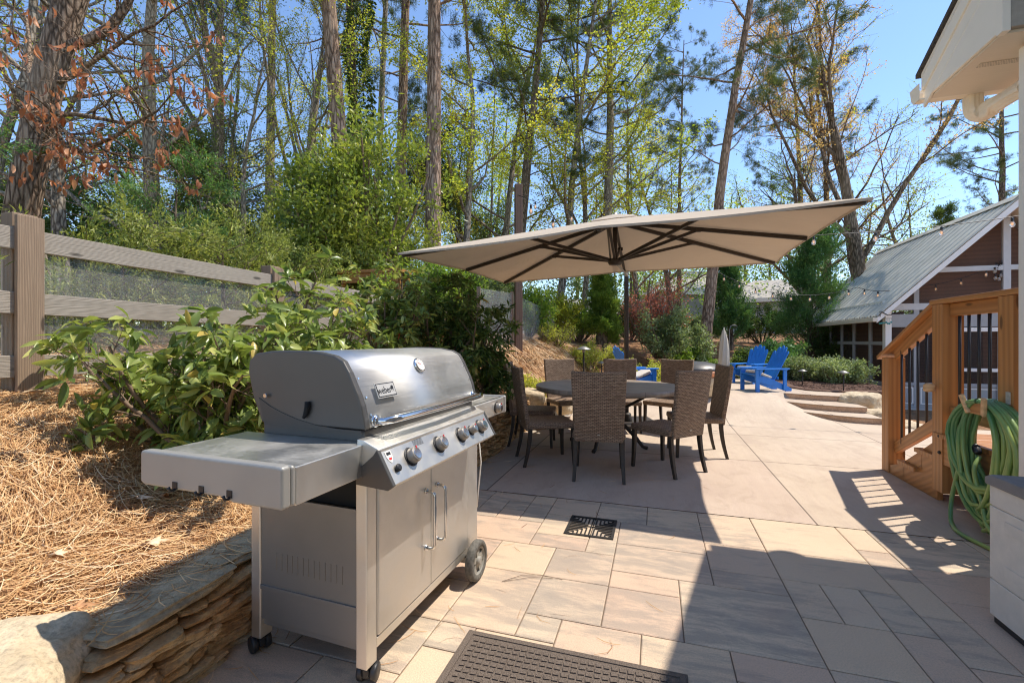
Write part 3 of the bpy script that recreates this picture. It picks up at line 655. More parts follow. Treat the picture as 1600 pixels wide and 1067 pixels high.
    m = MB(); m.bx(-.062, .062, -.031, .031, 0, .004, 0, bm_); m.bx(-.059, .059, -.028, .028, .004, .0048, 1, bm_); m.bx(-.055, .055, -.024, .024, .0048, .0054, 0, bm_); bd = m.build('badge', [MT['silverp'], MT['black']], g, .001)
    text_part('badge_lettering', 'weber', .040, MT['black'], bd, bm_ @ Matrix.Translation((-.014, -.002, .0058)), .0006, .85)
    m = MB(); m.lathe([(.0085, .0055), (.0085, .0066)], 14, (.038, .006, 0), M=bm_); m.bx(.031, .032, -.012, .0, .0055, .0064, 0, bm_); m.bx(.044, .045, -.012, .0, .0055, .0064, 0, bm_); m.build('kettle_emblem', MT['black'], bd)
    # left side shelf
    m = MB(); m.bx(-.36, -.012, -.018, .585, .918, .934); t0 = m.build('shelf_top', sd, g, .003)
    m = MB(); m.bx(-.36, -.014, -.024, -.012, .818, .934); m.build('shelf_apron', st, g, .003); m = MB(); m.bx(-.36, -.014, .575, .587, .83, .932); m.build('shelf_apron', st, g, .003)
    m = MB()
    prof = [(-.026, .82), (-.026, .941), (.59, .941), (.59, .84), (.56, .827), (.17, .827), (.11, .82)]
    m.prism(prof, 0, -.378, -.36); m.prism([(-.026, .82), (-.026, .944), (.0, .947), (.57, .947), (.59, .944), (.59, .84), (.57, .832), (.22, .832), (.17, .82)], 0, -.412, -.378); m.build('shelf_end', MT['cap_plastic'], g, .012, seg=4)
    for y in (.18, .30, .42):
        m = MB(); m.bx(-.414, -.411, y-.011, y+.011, .836, .858); m.tube([(-.405, y, .84), (-.418, y, .832), (-.428, y, .834), (-.432, y, .846)], .0045, 8, 0); m.build('tool_hook', MT['black'], g)
    # right side shelf with burner
    m = MB(); m.bx(.93, 1.35, -.02, .53, .918, .945); m.bx(.90, 1.35, -.03, .0, .845, .945); m.build('burner_shelf', sd, g, .004)
    m = MB(); m.bx(1.35, 1.385, -.035, .54, .84, .952); m.build('burner_shelf_end', MT['cap_plastic'], g, .01, seg=3)
    m = MB(); m.bx(1.0, 1.29, .08, .48, .945, .962); m.build('burner_cover', sd, g, .006)
    mm = Matrix.Translation((1.22, -.03, .893)) @ Matrix.Rotation(R(90), 4, 'X')
    m = MB(); m.lathe([(.036, 0), (.036, .003)], 20, M=mm); m.lathe([(.029, .003), (.031, .008), (.029, .026), (.025, .033)], 24, M=mm, mi=1); m.lathe([(.021, .033), (.02, .037)], 20, M=mm, mi=2); k = m.build('control_knob', [MT['black'], MT['knob'], MT['chrome']], g)
    m = MB(); m.bx(-.002, .002, .013, .029, .032, .0365, 0, mm); m.build('pointer', MT['redmark'], k)
    m = MB(); m.tube([(1.02, .01, .84), (1.03, -.01, .6), (1.01, .0, .42), (1.04, .02, .33)], .004, 6); m.build('hanging_cord', MT['white'], g)
    # wheels (right end) and casters (left end)
    for (yc) in (-.055, .55):
        mw = Matrix.Translation((.865, yc, .108)) @ Matrix.Scale(.91, 4) @ Matrix.Rotation(R(90), 4, 'X')
        m = MB(); m.lathe([(.082, -.025), (.107, -.025), (.116, -.017), (.118, 0), (.116, .017), (.107, .025), (.082, .025), (.078, .012), (.078, -.012)], 40, M=mw); w = m.build('wheel', MT['rubber'], g)
        m = MB(); m.lathe([(.026, -.02), (.026, .024), (.014, .03)], 18, M=mw); 
        for i in range(5):
            an = i*2*math.pi/5; m.prism([(-.016, .02), (.016, .02), (.022, .08), (-.022, .08)], 2, -.008, .012, 0, False, mw @ Matrix.Rotation(an, 4, 'Z'))
        ri = []
        for s_ in range(40):
            an = s_*2*math.pi/40; ri.append((math.cos(an), math.sin(an)))
        m.lathe([(.074, -.02), (.083, -.02), (.083, .02), (.074, .02), (.074, -.02)], 40, M=mw); m.build('rim', MT['hub'], w)
    m = MB(); m.tube([(.865, -.03, .118), (.865, .55, .118)], .008, 10); m.build('axle', MT['black'], g)
    for (xc, yc, rz) in ((.03, .025, .3), (.03, .555, 1.2)):
        mw = Matrix.Translation((xc, yc, 0)) @ Matrix.Rotation(rz, 4, 'Z')
        m = MB(); m.lathe([(.012, .06), (.012, .085)], 12, M=mw); m.bx(-.012, .045, -.012, .012, .028, .062, 0, mw)
        k = m.build('caster', MT['black'], g, .004)
        for s_ in (-1, 1):
            m = MB(); m.lathe([(.02, -.012), (.031, -.012), (.034, -.006), (.034, .006), (.031, .012), (.012, .014)], 24, M=mw @ Matrix.Translation((.022, s_*.026, .035)) @ Matrix.Rotation(R(90), 4, 'X')); m.build('roller', MT['black'], k)
grill()

# ------------------------------------------------------------------ dining set
def wicker_chair():
    t = thing('wicker_chair', '-', 'chair', (0, 0, 0), 0, 'wicker dining chairs round the table')
    # local: faces +y, seat centre near origin at ground
    m = MB(); m.bx(-.245, .245, -.25, .27, .385, .452); m.build('seat', MT['wicker'], t, .022, seg=3)
    m = MB(); n = 9; vs = []; 
    prof = []
    for k in range(n+1):
        s_ = k/n; z = .37 + s_*.65; y = -.225 - .015*math.sin(s_*math.pi) - .10*max(0, s_-.12)**1.35; prof.append((y, z))
    nx = 6
    for side in (0, 1):
        for (y, z) in prof:
            for i in range(nx+1):
                u = 2*i/nx-1; hw = .222 + .03*(z-.37)/.65; th = .045
                vs.append((u*hw, y - (th if side == 0 else 0) - .012*(1-u*u)*(1 if z > .5 else 0), z + (.012*(u*u) if z > 1.0 else 0)))
    N = (n+1)*(nx+1); fs = []
    for k in range(n):
        for i in range(nx):
            a = k*(nx+1)+i; fs.append((a, a+1, a+nx+2, a+nx+1)); fs.append((N+a+nx+1, N+a+nx+2, N+a+1, N+a))
    for k in range(n):
        a = k*(nx+1); fs.append((a, a+nx+1, N+a+nx+1, N+a)); a += nx; fs.append((N+a, N+a+nx+1, a+nx+1, a))
    for i in range(nx):
        fs.append((i+1, i, N+i, N+i+1)); a = n*(nx+1)+i; fs.append((a, a+1, N+a+1, N+a))
    m.add(vs, fs, 0, False); m.build('backrest', MT['wicker'], t, .012, seg=2)
    for sx in (-1, 1):
        m = MB(); k = 6
        for (y0, y1, sg) in ((.235, .245, 0), (-.225, -.29, 1)):
            mm = MB() 
            pts = []
            for q in range(k+1):
                s_ = q/k; y = y0 + (y1-y0)*s_**1.8; x = sx*(.215 + .012*s_**2); w = .021*(1-.28*s_); z = .40*(1-s_)
                pts.append((x, y, z, w))
            vs = []; fs = []
            for (x, y, z, w) in pts: vs += [(x-w, y-w, z), (x+w, y-w, z), (x+w, y+w, z), (x-w, y+w, z)]
            for q in range(k):
                for e in range(4): fs.append((q*4+e, q*4+(e+1) % 4, q*4+4+(e+1) % 4, q*4+4+e))
            fs += [(3, 2, 1, 0), (k*4, k*4+1, k*4+2, k*4+3)]
            mm.add(vs, fs); mm.build('leg', MT['bronze'], t, .003)
    m = MB(); m.bx(-.013, .013, -.292, -.288, .435, .445); m.build('maker_tag', MT['scroll'], t)
    return t
ch = wicker_chair()
chairs = [ # rear-leg midpoint, facing vector, label
 ((.80, 4.20), (.12, .59), 'wicker dining chair nearest the camera, its back hiding the table centre'),
 ((1.73, 4.42), (-.52, .85), 'wicker dining chair turned aside at the near right of the table'),
 ((2.40, 5.26), (-.99, .12), 'rightmost wicker dining chair, seen from its side'),
 ((.10, 4.93), (.98, .17), 'wicker dining chair in profile at the left of the table, seat facing right'),
 ((.00, 5.85), (.97, -.16), 'shaded wicker dining chair tucked behind the left profile chair against the stone wall'),
 ((.74, 6.98), (.28, -.95), 'wicker dining chair across the table near the path light'),
 ((1.66, 6.98), (-.12, -1.0), 'wicker dining chair across the table in front of the umbrella pole'),
 ((2.44, 6.78), (-.75, -.75), 'wicker dining chair at the far right of the table before the fire pit')]
for i, ((x, y), (fx, fy), lb) in enumerate(chairs):
    l = math.hypot(fx, fy); fx, fy = fx/l, fy/l; rz = math.atan2(-fx, fy)
    loc = (x + fx*.28, y + fy*.28, float(patio_z(*AB(x, y))))
    if i == 0: ch.location = loc; ch.rotation_euler = (0, 0, rz); ch['label'] = lb
    else: dup(ch, loc, rz, lb)

def table():
    cx, cy = 1.2, 5.72; t = thing('dining_table', 'large round patio table with grey-brown plank-look top under the umbrella', 'table', (cx, cy, 0), .25)
    m = MB(); m.lathe([(.80, .69), (.885, .692), (.90, .705), (.90, .745), (.89, .752)], 72); tp = m.build('tabletop', MT['tabletop'], t)
    m = MB(); m.lathe([(.055, .30), (.065, .66), (.2, .69)], 20); m.lathe([(.16, .42), (.16, .445)], 24); m.build('pedestal', MT['bronze'], t)
    for i in range(4):
        an = R(45+90*i); c, s_ = math.cos(an), math.sin(an)
        m = MB(); m.tube([(c*.05, s_*.05, .32), (c*.22, s_*.22, .26), (c*.36, s_*.36, .13), (c*.44, s_*.44, .03), (c*.5, s_*.5, .018)], [.026, .026, .024, .022, .024], 8)
        m.tube([(c*.05, s_*.05, .44), (c*.25, s_*.25, .50), (c*.45, s_*.45, .62), (c*.5, s_*.5, .69)], .018, 8); m.build('leg', MT['bronze'], t)
table()

def umbrella():
    t = thing('patio_umbrella', 'large rectangular beige cantilever umbrella opened over the dining table', 'umbrella', (0, 0, 0))
    Cn = {(-1, -1): (-1.11, 4.44, 2.165), (1, -1): (2.57, 3.24, 2.33), (1, 1): (3.45, 5.94, 2.34), (-1, 1): (-.136, 7.43, 2.27)}
    Cn = {k: Vector(v) for k, v in Cn.items()}; RISE = .45
    def base(u, v): return (Cn[(-1, -1)]*(1-u)*(1-v) + Cn[(1, -1)]*(1+u)*(1-v) + Cn[(1, 1)]*(1+u)*(1+v) + Cn[(-1, 1)]*(1-u)*(1+v))/4
    def P(u, v, dz=0):
        rho = max(abs(u), abs(v)); p = base(u, v)
        # cloth edge pulls inward and dips between the ribs
        e = rho; w = (abs(abs(u)-abs(v)))/max(rho, 1e-6)          # 0 on diagonal, 1 on mid ribs
        sag = math.sin(math.pi*min(1, max(0, w)))*.014*e
        c = base(0, 0); pull = 1 - .02*e*math.sin(math.pi*w)
        p = Vector((c.x + (p.x-c.x)*pull, c.y + (p.y-c.y)*pull, p.z)); midlift = .03*w*e
        p.z += (1-rho)*RISE - sag + midlift + dz; return p
    n = 28; vs = []; fs = []
    for i in range(n+1):
        for j in range(n+1): vs.append(P(2*i/n-1, 2*j/n-1))
    for i in range(n):
        for j in range(n):
            a = i*(n+1)+j
            u, v = (i+.5)/n-.5, (j+.5)/n-.5
            if u*v > 0: fs += [(a, a+n+1, a+n+2), (a, a+n+2, a+1)]
            else: fs += [(a, a+n+1, a+1), (a+n+1, a+n+2, a+1)]
    m = MB(); m.add(vs, fs, 0, False); c = m.build('canopy', MT['canopy'], t, recalc=False)
    so = c.modifiers.new('thick', 'SOLIDIFY'); so.thickness = .004
    # hem
    m = MB(); ring = [(-1+2*k/n, -1) for k in range(n)] + [(1, -1+2*k/n) for k in range(n)] + [(1-2*k/n, 1) for k in range(n)] + [(-1, 1-2*k/n) for k in range(n)]
    r = [P(u, v) for u, v in ring]; N = len(r); vv = [p for p in r] + [p - Vector((0, 0, .02)) for p in r]
    m.add(vv, [(i, (i+1) % N, N+(i+1) % N, N+i) for i in range(N)]); h = m.build('hem', MT['canopy'], c, recalc=False); so = h.modifiers.new('thick', 'SOLIDIFY'); so.thickness = .003
    # vent cap on top
    m = MB(); vt = []; 
    for i in range(9):
        for j in range(9):
            u, v = (i/4-1)*.13, (j/4-1)*.16; rr = max(abs(i/4-1), abs(j/4-1)); p = base(u, v); vt.append((p.x, p.y, p.z + RISE*(1-max(abs(u), abs(v))) + .014 + .03*(1-rr**2)))
    m.add(vt, [(i*9+j, (i+1)*9+j, (i+1)*9+j+1, i*9+j+1) for i in range(8) for j in range(8)], 0, True); m.build('vent_cap', MT['canopy'], c, recalc=False)
    hubc = base(0, 0); top = Vector((hubc.x, hubc.y, hubc.z+RISE-.05)); low = Vector((hubc.x, hubc.y, 2.215))
    m = MB(); m.tube([top + Vector((0, 0, .06)), low], .026, 12); m.lathe([(.03, -.035), (.07, -.03), (.085, 0), (.07, .035), (.03, .04)], 20, low); m.lathe([(.07, -.03), (.09, 0), (.07, .03)], 20, top); m.build('hub', MT['bronze'], t)
    for (u, v) in ((1, 0), (1, 1), (0, 1), (-1, 1), (-1, 0), (-1, -1), (0, -1), (1, -1)):
        e = P(u*.985, v*.985, -.03); m = MB(); m.beam(top, e, .03, .042); rb = m.build('rib', MT['bronze'], t, .003)
        q = P(u*.46, v*.46, -.045); m = MB(); m.beam(low + Vector((0, 0, .01)), q, .026, .034); m.bx(-.03, .03, -.02, .02, -.025, .015, 0, Matrix.Translation(q)); m.build('strut', MT['bronze'], rb, .003)
    pb = Vector((1.80, 7.16, float(patio_z(*AB(1.8, 7.16)))))
    m = MB(); m.beam(pb, pb + Vector((0, 0, 2.42)), .055, .085, up=(0, 1, 0)); m.build('pole', MT['bronze'], t, .006)
    m = MB(); m.tube([(pb.x, pb.y, 2.30), (pb.x-.03, pb.y-.1, 2.40), (pb.x-.12, pb.y-.4, 2.62), (pb.x-.3, pb.y-1.0, 2.78), (top.x, top.y, top.z+.09), (top.x, top.y, top.z+.02)], .026, 10); m.build('arm', MT['cap_plastic'], t)
    m = MB(); 
    for dx in (-.1, .05, .09): m.tube([(top.x+dx*.5-.02, top.y+.1, top.z-.02), (low.x+dx*.25, low.y+.12, low.z+.02)], .011, 8)
    m.tube([(low.x+.02, low.y+.1, low.z+.02), (pb.x-.03, pb.y-.2, 2.3)], .014, 8); m.build('support_rod', MT['cap_plastic'], t)
    m = MB(); m.bx(-.45, .45, -.45, .45, 0, .05, 0, Matrix.Translation(pb)); m.lathe([(.09, .05), (.075, .16), (.055, .18)], 16, pb); m.build('base', MT['bronze'], t, .01)
umbrella()

# ------------------------------------------------------------------ mat, drain, storage box
def doormat():
    t = pf('doormat', 'dark brown rubber-backed doormat with small raised squares on the pavers', 'doormat', 1.595, -.34, .002)
    m = MB(); w, h = .61, .92     # local x along a, y along -b
    m.bx(-w/2, w/2, -h/2, h/2, 0, .006)
    for (x0, x1, y0, y1) in ((-w/2+.008, w/2-.008, -h/2+.008, -h/2+.03), (-w/2+.008, w/2-.008, h/2-.03, h/2-.008), (-w/2+.008, -w/2+.03, -h/2+.03, h/2-.03), (w/2-.03, w/2-.008, -h/2+.03, h/2-.03)): m.bx(x0, x1, y0, y1, .006, .010)
    rg = random.Random(2); nx, ny = 17, 27
    for i in range(nx):
        for j in range(ny):
            x = -w/2+.042+(w-.084)*(i+.5)/nx; y = -h/2+.042+(h-.084)*(j+.5)/ny; s_ = .0118
            rr = .2*rg.random(); mz = Matrix.Translation((x, y, .006)) @ Matrix.Rotation(rr, 4, 'Z')
            ws = s_*rg.uniform(.85, 1.05); m.bx(-ws, ws, -ws, ws, 0, .0045, 0, mz)
    m.build('mat_body', MT['mat'], t)
doormat()
def drain():
    t = pf('drain_grate', 'square black cast drain grate set in the pavers', 'drain', 3.215, -.43, .002)
    m = MB(); s_ = .165; w = .018
    for (x0, x1, y0, y1) in ((-s_, s_, -s_, -s_+w), (-s_, s_, s_-w, s_), (-s_, -s_+w, -s_+w, s_-w), (s_-w, s_, -s_+w, s_-w)): m.bx(x0, x1, y0, y1, -.01, .006)
    n = 11; L = 2*(s_-w)
    for k in range(n):
        c = -s_+w+L*(k+.5)/n; h = abs(c)
        for sg in (-1, 1):
            m.bx(c-.0045, c+.0045, sg*h if sg > 0 else -(s_-w), (s_-w) if sg > 0 else -h, -.008, .004) if h < s_-w-.004 else None
            m.bx(sg*h if sg > 0 else -(s_-w), (s_-w) if sg > 0 else -h, c-.0045, c+.0045, -.0081, .0039) if h < s_-w-.004 else None
    m.bx(-s_, s_, -s_, s_, -.014, -.0095, 1); m.build('grate', [MT['iron'], MT['hole']], t)
drain()
def deckbox():
    t = pf('deck_box', 'beige resin storage box with dark grey lid at the bottom right corner', 'storage box', 2.71, 1.495)
    # local x -: toward camera; y -: to the right
    m = MB(); m.bx(-1.25, 0, -.55, 0, .035, .20); m.bx(-1.245, -.004, -.545, -.005, .20, .206); m.bx(-1.25, 0, -.55, 0, .206, .54); m.bx(-1.245, -.004, -.545, -.005, .54, .546); m.bx(-1.25, 0, -.55, 0, .546, .635); m.build('body', MT['boxbody'], t, .008)
    m = MB(); m.bx(-.70, -.60, .0005, .012, .60, .655); m.bx(-.69, -.61, .012, .018, .61, .635); m.build('latch', MT['boxlid'], t, .003)
    m = MB(); m.bx(-1.15, -.10, .0005, .004, .25, .30); m.bx(-1.15, -.10, .0005, .004, .45, .50); m.build('side_panel', MT['boxbody'], t, .002)
    m = MB(); m.bx(-1.24, -.01, -.54, -.01, .0, .035); m.build('base', MT['black'], t, .004)
    m = MB(); m.prism([(-1.27, .637), (.012, .637), (.012, .672), (-.03, .69), (-1.23, .69), (-1.27, .672)], 1, -.57, .014); m.build('lid', MT['boxlid'], t, .008, seg=3)
deckbox()
# ------------------------------------------------------------------ cedar steps, landing and rail
def deck():
    t = pf('deck_stairs', 'stained cedar landing and steps with post-and-baluster railing beside the house', 'stairs', 0, 0)
    ce = MT['cedar']; b = 2.23
    # local coordinates: x = a, y = -b
    def box(nm, a0, a1, b0, b1, z0, z1, g=(0, 0, 1), bv=.004, par=t, mat=None):
        m = MB(); m.bx(a0, a1, -b1, -b0, z0, z1); return m.build(nm, mat or ce, par, bv, g)
    box('post', 4.45, 4.59, b-.07, b+.07, .1, 1.60); box('post', 3.70, 3.84, b-.07, b+.07, .1, 1.60); box('post', 5.42, 5.56, b-.03, b+.11, 0, 1.14)
    box('post', 4.44, 4.58, b+1.3, b+1.44, .0, 1.60); box('post', 5.42, 5.56, b+1.3, b+1.44, 0, 1.14)
    for bb in (b, b+1.37):
        box('top_rail', 3.42, 4.62, bb-.075, bb+.075, 1.602, 1.64, (1, 0, 0)); box('under_rail', 3.842, 4.448, bb-.022, bb+.022, 1.50, 1.60, (1, 0, 0)); box('bottom_rail', 3.842, 4.448, bb-.022, bb+.022, .70, .79, (1, 0, 0))
        m = MB(); m.beam((4.58, -bb-.01, 1.622), (5.66, -bb-.04, 1.13), .15, .036); m.build('top_rail', ce, t, .004, (1, 0, -.5))
        m = MB(); m.beam((4.592, -bb-.01, 1.54), (5.42, -bb-.04, 1.165), .044, .10); m.build('under_rail', ce, t, .004, (1, 0, -.5))
        m = MB(); m.beam((4.592, -bb-.01, .66), (5.42, -bb-.04, .25), .044, .10); m.build('bottom_rail', ce, t, .004, (1, 0, -.5))
        for a in (3.93, 4.04, 4.15, 4.26, 4.37):
            m = MB(); m.tube([(a, -bb, .79), (a, -bb, 1.50)], .0105, 8); m.build('baluster', MT['black'], t)
        for a in (4.72, 4.86, 5.0, 5.14, 5.28):
            k = (a-4.6)/.82; m = MB(); m.tube([(a, -bb-.02, .66-k*.41), (a, -bb-.02, 1.52-k*.37)], .0105, 8); m.build('baluster', MT['black'], t)
    for i in range(8): box('deck_board', 3.42+i*.143, 3.42+i*.143+.138, b-.08, b+1.45, .535, .57, (0, 1, 0), .004)
    box('rim_joist', 3.70, 4.60, b-.062, b-.025, .33, .53, (1, 0, 0)); box('rim_joist', 3.70, 4.60, b+1.4, b+1.44, .33, .53, (1, 0, 0)); box('rim_joist', 4.56, 4.60, b-.02, b+1.39, .30, .53, (0, 1, 0))
    for k, z in enumerate((.37, .19)): 
        a0 = 4.60+k*.30+.0; box('tread', a0, a0+.30, b-.055, b+1.42, z-.038, z, (0, 1, 0)); box('riser', a0+.24, a0+.262, b-.02, b+1.38, max(0, z-.19), z-.04, (0, 1, 0))
    m = MB(); m.prism([(4.62, .0), (5.42, .0), (5.42, .08), (5.2, .15), (5.2, .15), (4.9, .33), (4.62, .50)], 1, -b-.02, -b+.02); m.build('stringer', ce, t, .003, (1, 0, -.5))
    m = MB(); m.prism([(4.62, .0), (5.42, .0), (5.42, .08), (5.2, .15), (4.9, .33), (4.62, .50)], 1, -b-1.39, -b-1.35); m.build('stringer', ce, t, .003, (1, 0, -.5))
    for z in (.42, .55):
        m = MB(); m.lathe([(.014, 0), (.014, .006), (.009, .012)], 10, M=Matrix.Translation((4.48, -b+.071, z)) @ Matrix.Rotation(R(-90), 4, 'X')); m.build('bolt', MT['iron'], t)
    m = MB(); m.rock((4.52, -b+.12, .93), (.06, .07, .07), random.Random(4), 6, 3, .1); m.build('wood_knob', MT['hangerwood'], t)
    box('plate_bracket', 3.72, 3.76, b-.075, b-.0705, .90, .98, mat=MT['scroll'], bv=.001)
    # shaded crawl space board behind the hose
    box('skirt_board', 3.40, 3.70, b-.02, b+.01, .33, .53, (1, 0, 0))
deck()
def hose():
    hg = pf('hose_hanger', 'wooden hose hanger with pale prongs fixed to the landing rail', 'hose hanger', 3.80, 2.15, .82)
    m = MB(); pr = [(math.cos(R(a))*.09, math.sin(R(a))*.08) for a in range(0, 181, 20)]
    m.prism(pr, 1, -.02, .12); m.build('half_round', MT['cedar'], hg, .004)
    for s_ in (-1, 1):
        m = MB(); m.beam((s_*.075, .125, -.0), (s_*.115, .145, .12), .03, .024, up=(0, 1, 0)); m.build('prong', MT['hangerwood'], hg, .006)
    m = MB(); m.bx(-.03, .03, -.09, -.02, -.03, .06); m.build('bracket', MT['cedar'], hg)
    t = pf('garden_hose', 'green garden hose coiled thickly over the wooden hanger by the railing', 'hose', 3.80, 2.15, .82)
    rng = random.Random(8)
    # loops drape over the half round and hang to the ground
    m = MB()
    for k in range(28):
        q = k/27; wl = rng.uniform(.12, .36); wr = rng.uniform(.14, .42); bot = -rng.uniform(.52, .79); y = .01 + .1*rng.random(); y2 = .02 + .11*rng.random()
        off = rng.uniform(-.03, .05); pts = []
        for j in range(26):
            an = j/26*2*math.pi; cx = math.sin(an); cz = math.cos(an)
            w = wl if cx < 0 else wr; xx = cx*w*(1-.25*cz if cz > 0 else 1.0) + off*(1-cz)/2
            if cz > 0: zz = .085 + .01*q - (1-cz)*.26*(-bot/.6)*.9; sq = 1
            else: zz = (.085 + .01*q) - .26*(-bot/.6)*.9 + cz*(-bot-.2)
            ww = (y if cx < 0 else y2) + (rng.random()-.5)*.008
            pts.append((xx, ww, zz))
        pts.append(pts[0]); m.tube(pts, .0135, 8, caps=False)
    # one long loop trailing on the ground toward the house
    pts = [(.22, .09, -.35), (.30, .10, -.62), (.26, .13, -.76), (.18, .16, -.802), (.0, .2, -.803), (-.3, .15, -.803), (-.6, .12, -.803)]
    m.tube(smooth_path(pts, 5), .0135, 8); m.tube(smooth_path([(.10, .05, -.3), (.06, .1, -.36), (.05, .1, -.45), (-.02, .1, -.6), (-.1, .12, -.7), (-.2, .1, -.76)], 4), .0135, 8); m.build('coils', MT['hose'], t)
    m = MB(); m.lathe([(.018, 0), (.022, .01), (.022, .05), (.014, .06)], 12, M=Matrix.Translation((.115, .05, -.28)) @ Matrix.Rotation(R(40), 4, 'Y')); m.lathe([(.02, 0), (.02, .03)], 6, M=Matrix.Translation((.13, .05, -.24)) @ Matrix.Rotation(R(80), 4, 'Y')); m.build('nozzle_coupling', MT['black'], t)
def smooth_path(pts, k):
    P = [Vector(p) for p in pts]; out = []
    for i in range(len(P)-1):
        p0, p1, p2, p3 = P[max(i-1, 0)], P[i], P[i+1], P[min(i+2, len(P)-1)]
        for j in range(k):
            t = j/k; out.append(.5*((2*p1) + (p2-p0)*t + (2*p0-5*p1+4*p2-p3)*t*t + (3*p1-p0-3*p2+p3)*t**3))
    return out + [P[-1]]
hose()

# ------------------------------------------------------------------ house corner
def house():
    t = pf('house', 'cream trimmed house corner with boxed eave and gutter over the patio', 'house', 0, 0)
    ae, be = 3.946, 1.795; pitch = .56; ze = 3.165
    rid = ae-4.6; zr = ze+pitch*4.6; bw = 2.01; aw = 3.35
    m = MB(); m.bx(-6, aw, -9, -bw, -.1, 2.94); m.build('wall', MT['siding'], t)
    m = MB(); m.bx(aw-.09, aw+.02, -bw-.09, -bw+.02, 0, 2.98); m.build('corner_board', MT['trim'], t, .003)
    # roof slabs (overhang all round)
    def slab(p, th, b0, b1, nm, mat): m = MB(); m.prism([(p[0][0], p[0][1]), (p[1][0], p[1][1]), (p[1][0], p[1][1]+th), (p[0][0], p[0][1]+th)], 1, -b1, -b0); return m.build(nm, mat, t)
    slab(((ae, ze), (rid, zr)), .03, be+.0, 9, 'roof', MT['trim']); slab(((ae+.03, ze+.03-.017), (rid, zr+.032)), .028, be-.02, 9, 'roof_shingles', MT['shingle'])
    slab(((rid, zr), (rid-4.6, ze)), .03, be, 9, 'roof', MT['trim']); slab(((rid, zr+.032), (rid-4.63, ze+.015)), .028, be-.02, 9, 'roof_shingles', MT['shingle'])
    # rake boards
    def rake(off, wd, b0, b1, nm, mat=MT['trim']): m = MB(); m.prism([(ae, ze-off-wd), (ae, ze-off), (rid, zr-off), (rid, zr-off-wd)], 1, -b1, -b0); return m.build(nm, mat, t, .003)
    rake(.002, .10, be+.0, be+.03, 'rake_trim'); rake(.09, .12, be+.012, be+.03, 'rake_board')
    # triangular boxed return under the rake
    m = MB(); m.prism([(ae-.02, ze-.03), (ae-.02, ze-.155), (ae-.725, ze-.155), (ae-.725, ze+.34), ], 1, -be-.032, -be-.014); m.build('eave_return', MT['trim'], t, .003)
    m = MB(); m.bx(ae-.775, ae-.725, -be-.045, -be-.010, ze-.17, ze+.38); m.build('return_edge', MT['trim'], t)
    # gable wall above the eave return, standing a little inside the rake
    m = MB(); m.bx(ae-.77, ae-.73, -8.9, -be-.035, ze-.15, ze+.42); m.build('frieze_wall', MT['siding'], t)
    # soffit with vent strip, fascia, gutter
    m = MB(); m.bx(ae-.735, ae-.03, -8.9, -be-.033, ze-.165, ze-.150); m.build('soffit', MT['soffit'], t, 0, (0, 1, 0))
    m = MB(); m.bx(ae-.44, ae-.39, -8.9, -be-.10, ze-.1675, ze-.1655); m.build('soffit_vent', MT['vent'], t)
    m = MB(); pr = [(ae-.02, ze-.16), (ae+.05, ze-.16), (ae+.075, ze-.13), (ae+.095, ze-.07), (ae+.10, ze-.045), (ae+.09, ze-.045), (ae+.08, ze-.07), (ae+.06, ze-.13), (ae+.045, ze-.15), (ae-.02, ze-.15)]
    m.prism(pr, 1, -9, -be+.02); m.build('gutter', MT['gutter'], t)
    m = MB(); m.prism([(ae-.02, ze-.16), (ae+.05, ze-.16), (ae+.075, ze-.13), (ae+.10, ze-.045), (ae-.02, ze-.045)], 1, -be+.018, -be+.024); m.build('gutter_end', MT['gutter'], t)
    m = MB(); m.bx(ae-.03, ae-.015, -9, -be-.02, ze-.165, ze-.02); m.build('fascia', MT['trim'], t)
    # downspout: outlet, elbow back to the wall corner, then down
    def spout(path, nm):
        path = [Vector(p) for p in smooth_path(path, 4)]; m = MB(); vs = []; ring = []
        w, h = .055, .042; base = []
        for s_ in range(24):
            an = s_/24*2*math.pi; c, q = math.cos(an), math.sin(an); l = (abs(c)**6+abs(q)**6)**(1/6); rr = 1-.045*(s_ % 2); base.append((c/l*w*rr, q/l*h*rr))
        side = Vector((1, 0, 0))
        for i, p in enumerate(path):
            d = (path[min(i+1, len(path)-1)]-path[max(i-1, 0)]).normalized(); n = side.cross(d)
            if n.length < .1: n = Vector((0, 1, 0))
            n.normalize(); s2 = d.cross(n)
            for (u, v) in base: vs.append(p + s2*u + n*v)
        fs = [(i*24+j, i*24+(j+1) % 24, (i+1)*24+(j+1) % 24, (i+1)*24+j) for i in range(len(path)-1) for j in range(24)]
        m.add(vs, fs, 0, False); m.build(nm, MT['gutter'], t)
    y0 = -be-.31
    spout([(ae+.035, y0, ze-.155), (ae+.035, y0, ze-.20), (ae+.03, y0-.005, ze-.26), (ae-.0, y0-.03, ze-.295), (ae-.10, y0-.035, ze-.30), (aw+.16, -bw-.10, ze-.335), (aw+.09, -bw-.08, ze-.37), (aw+.065, -bw-.07, ze-.45), (aw+.065, -bw-.07, 1.5), (aw+.065, -bw-.07, .12)], 'downspout')
house()
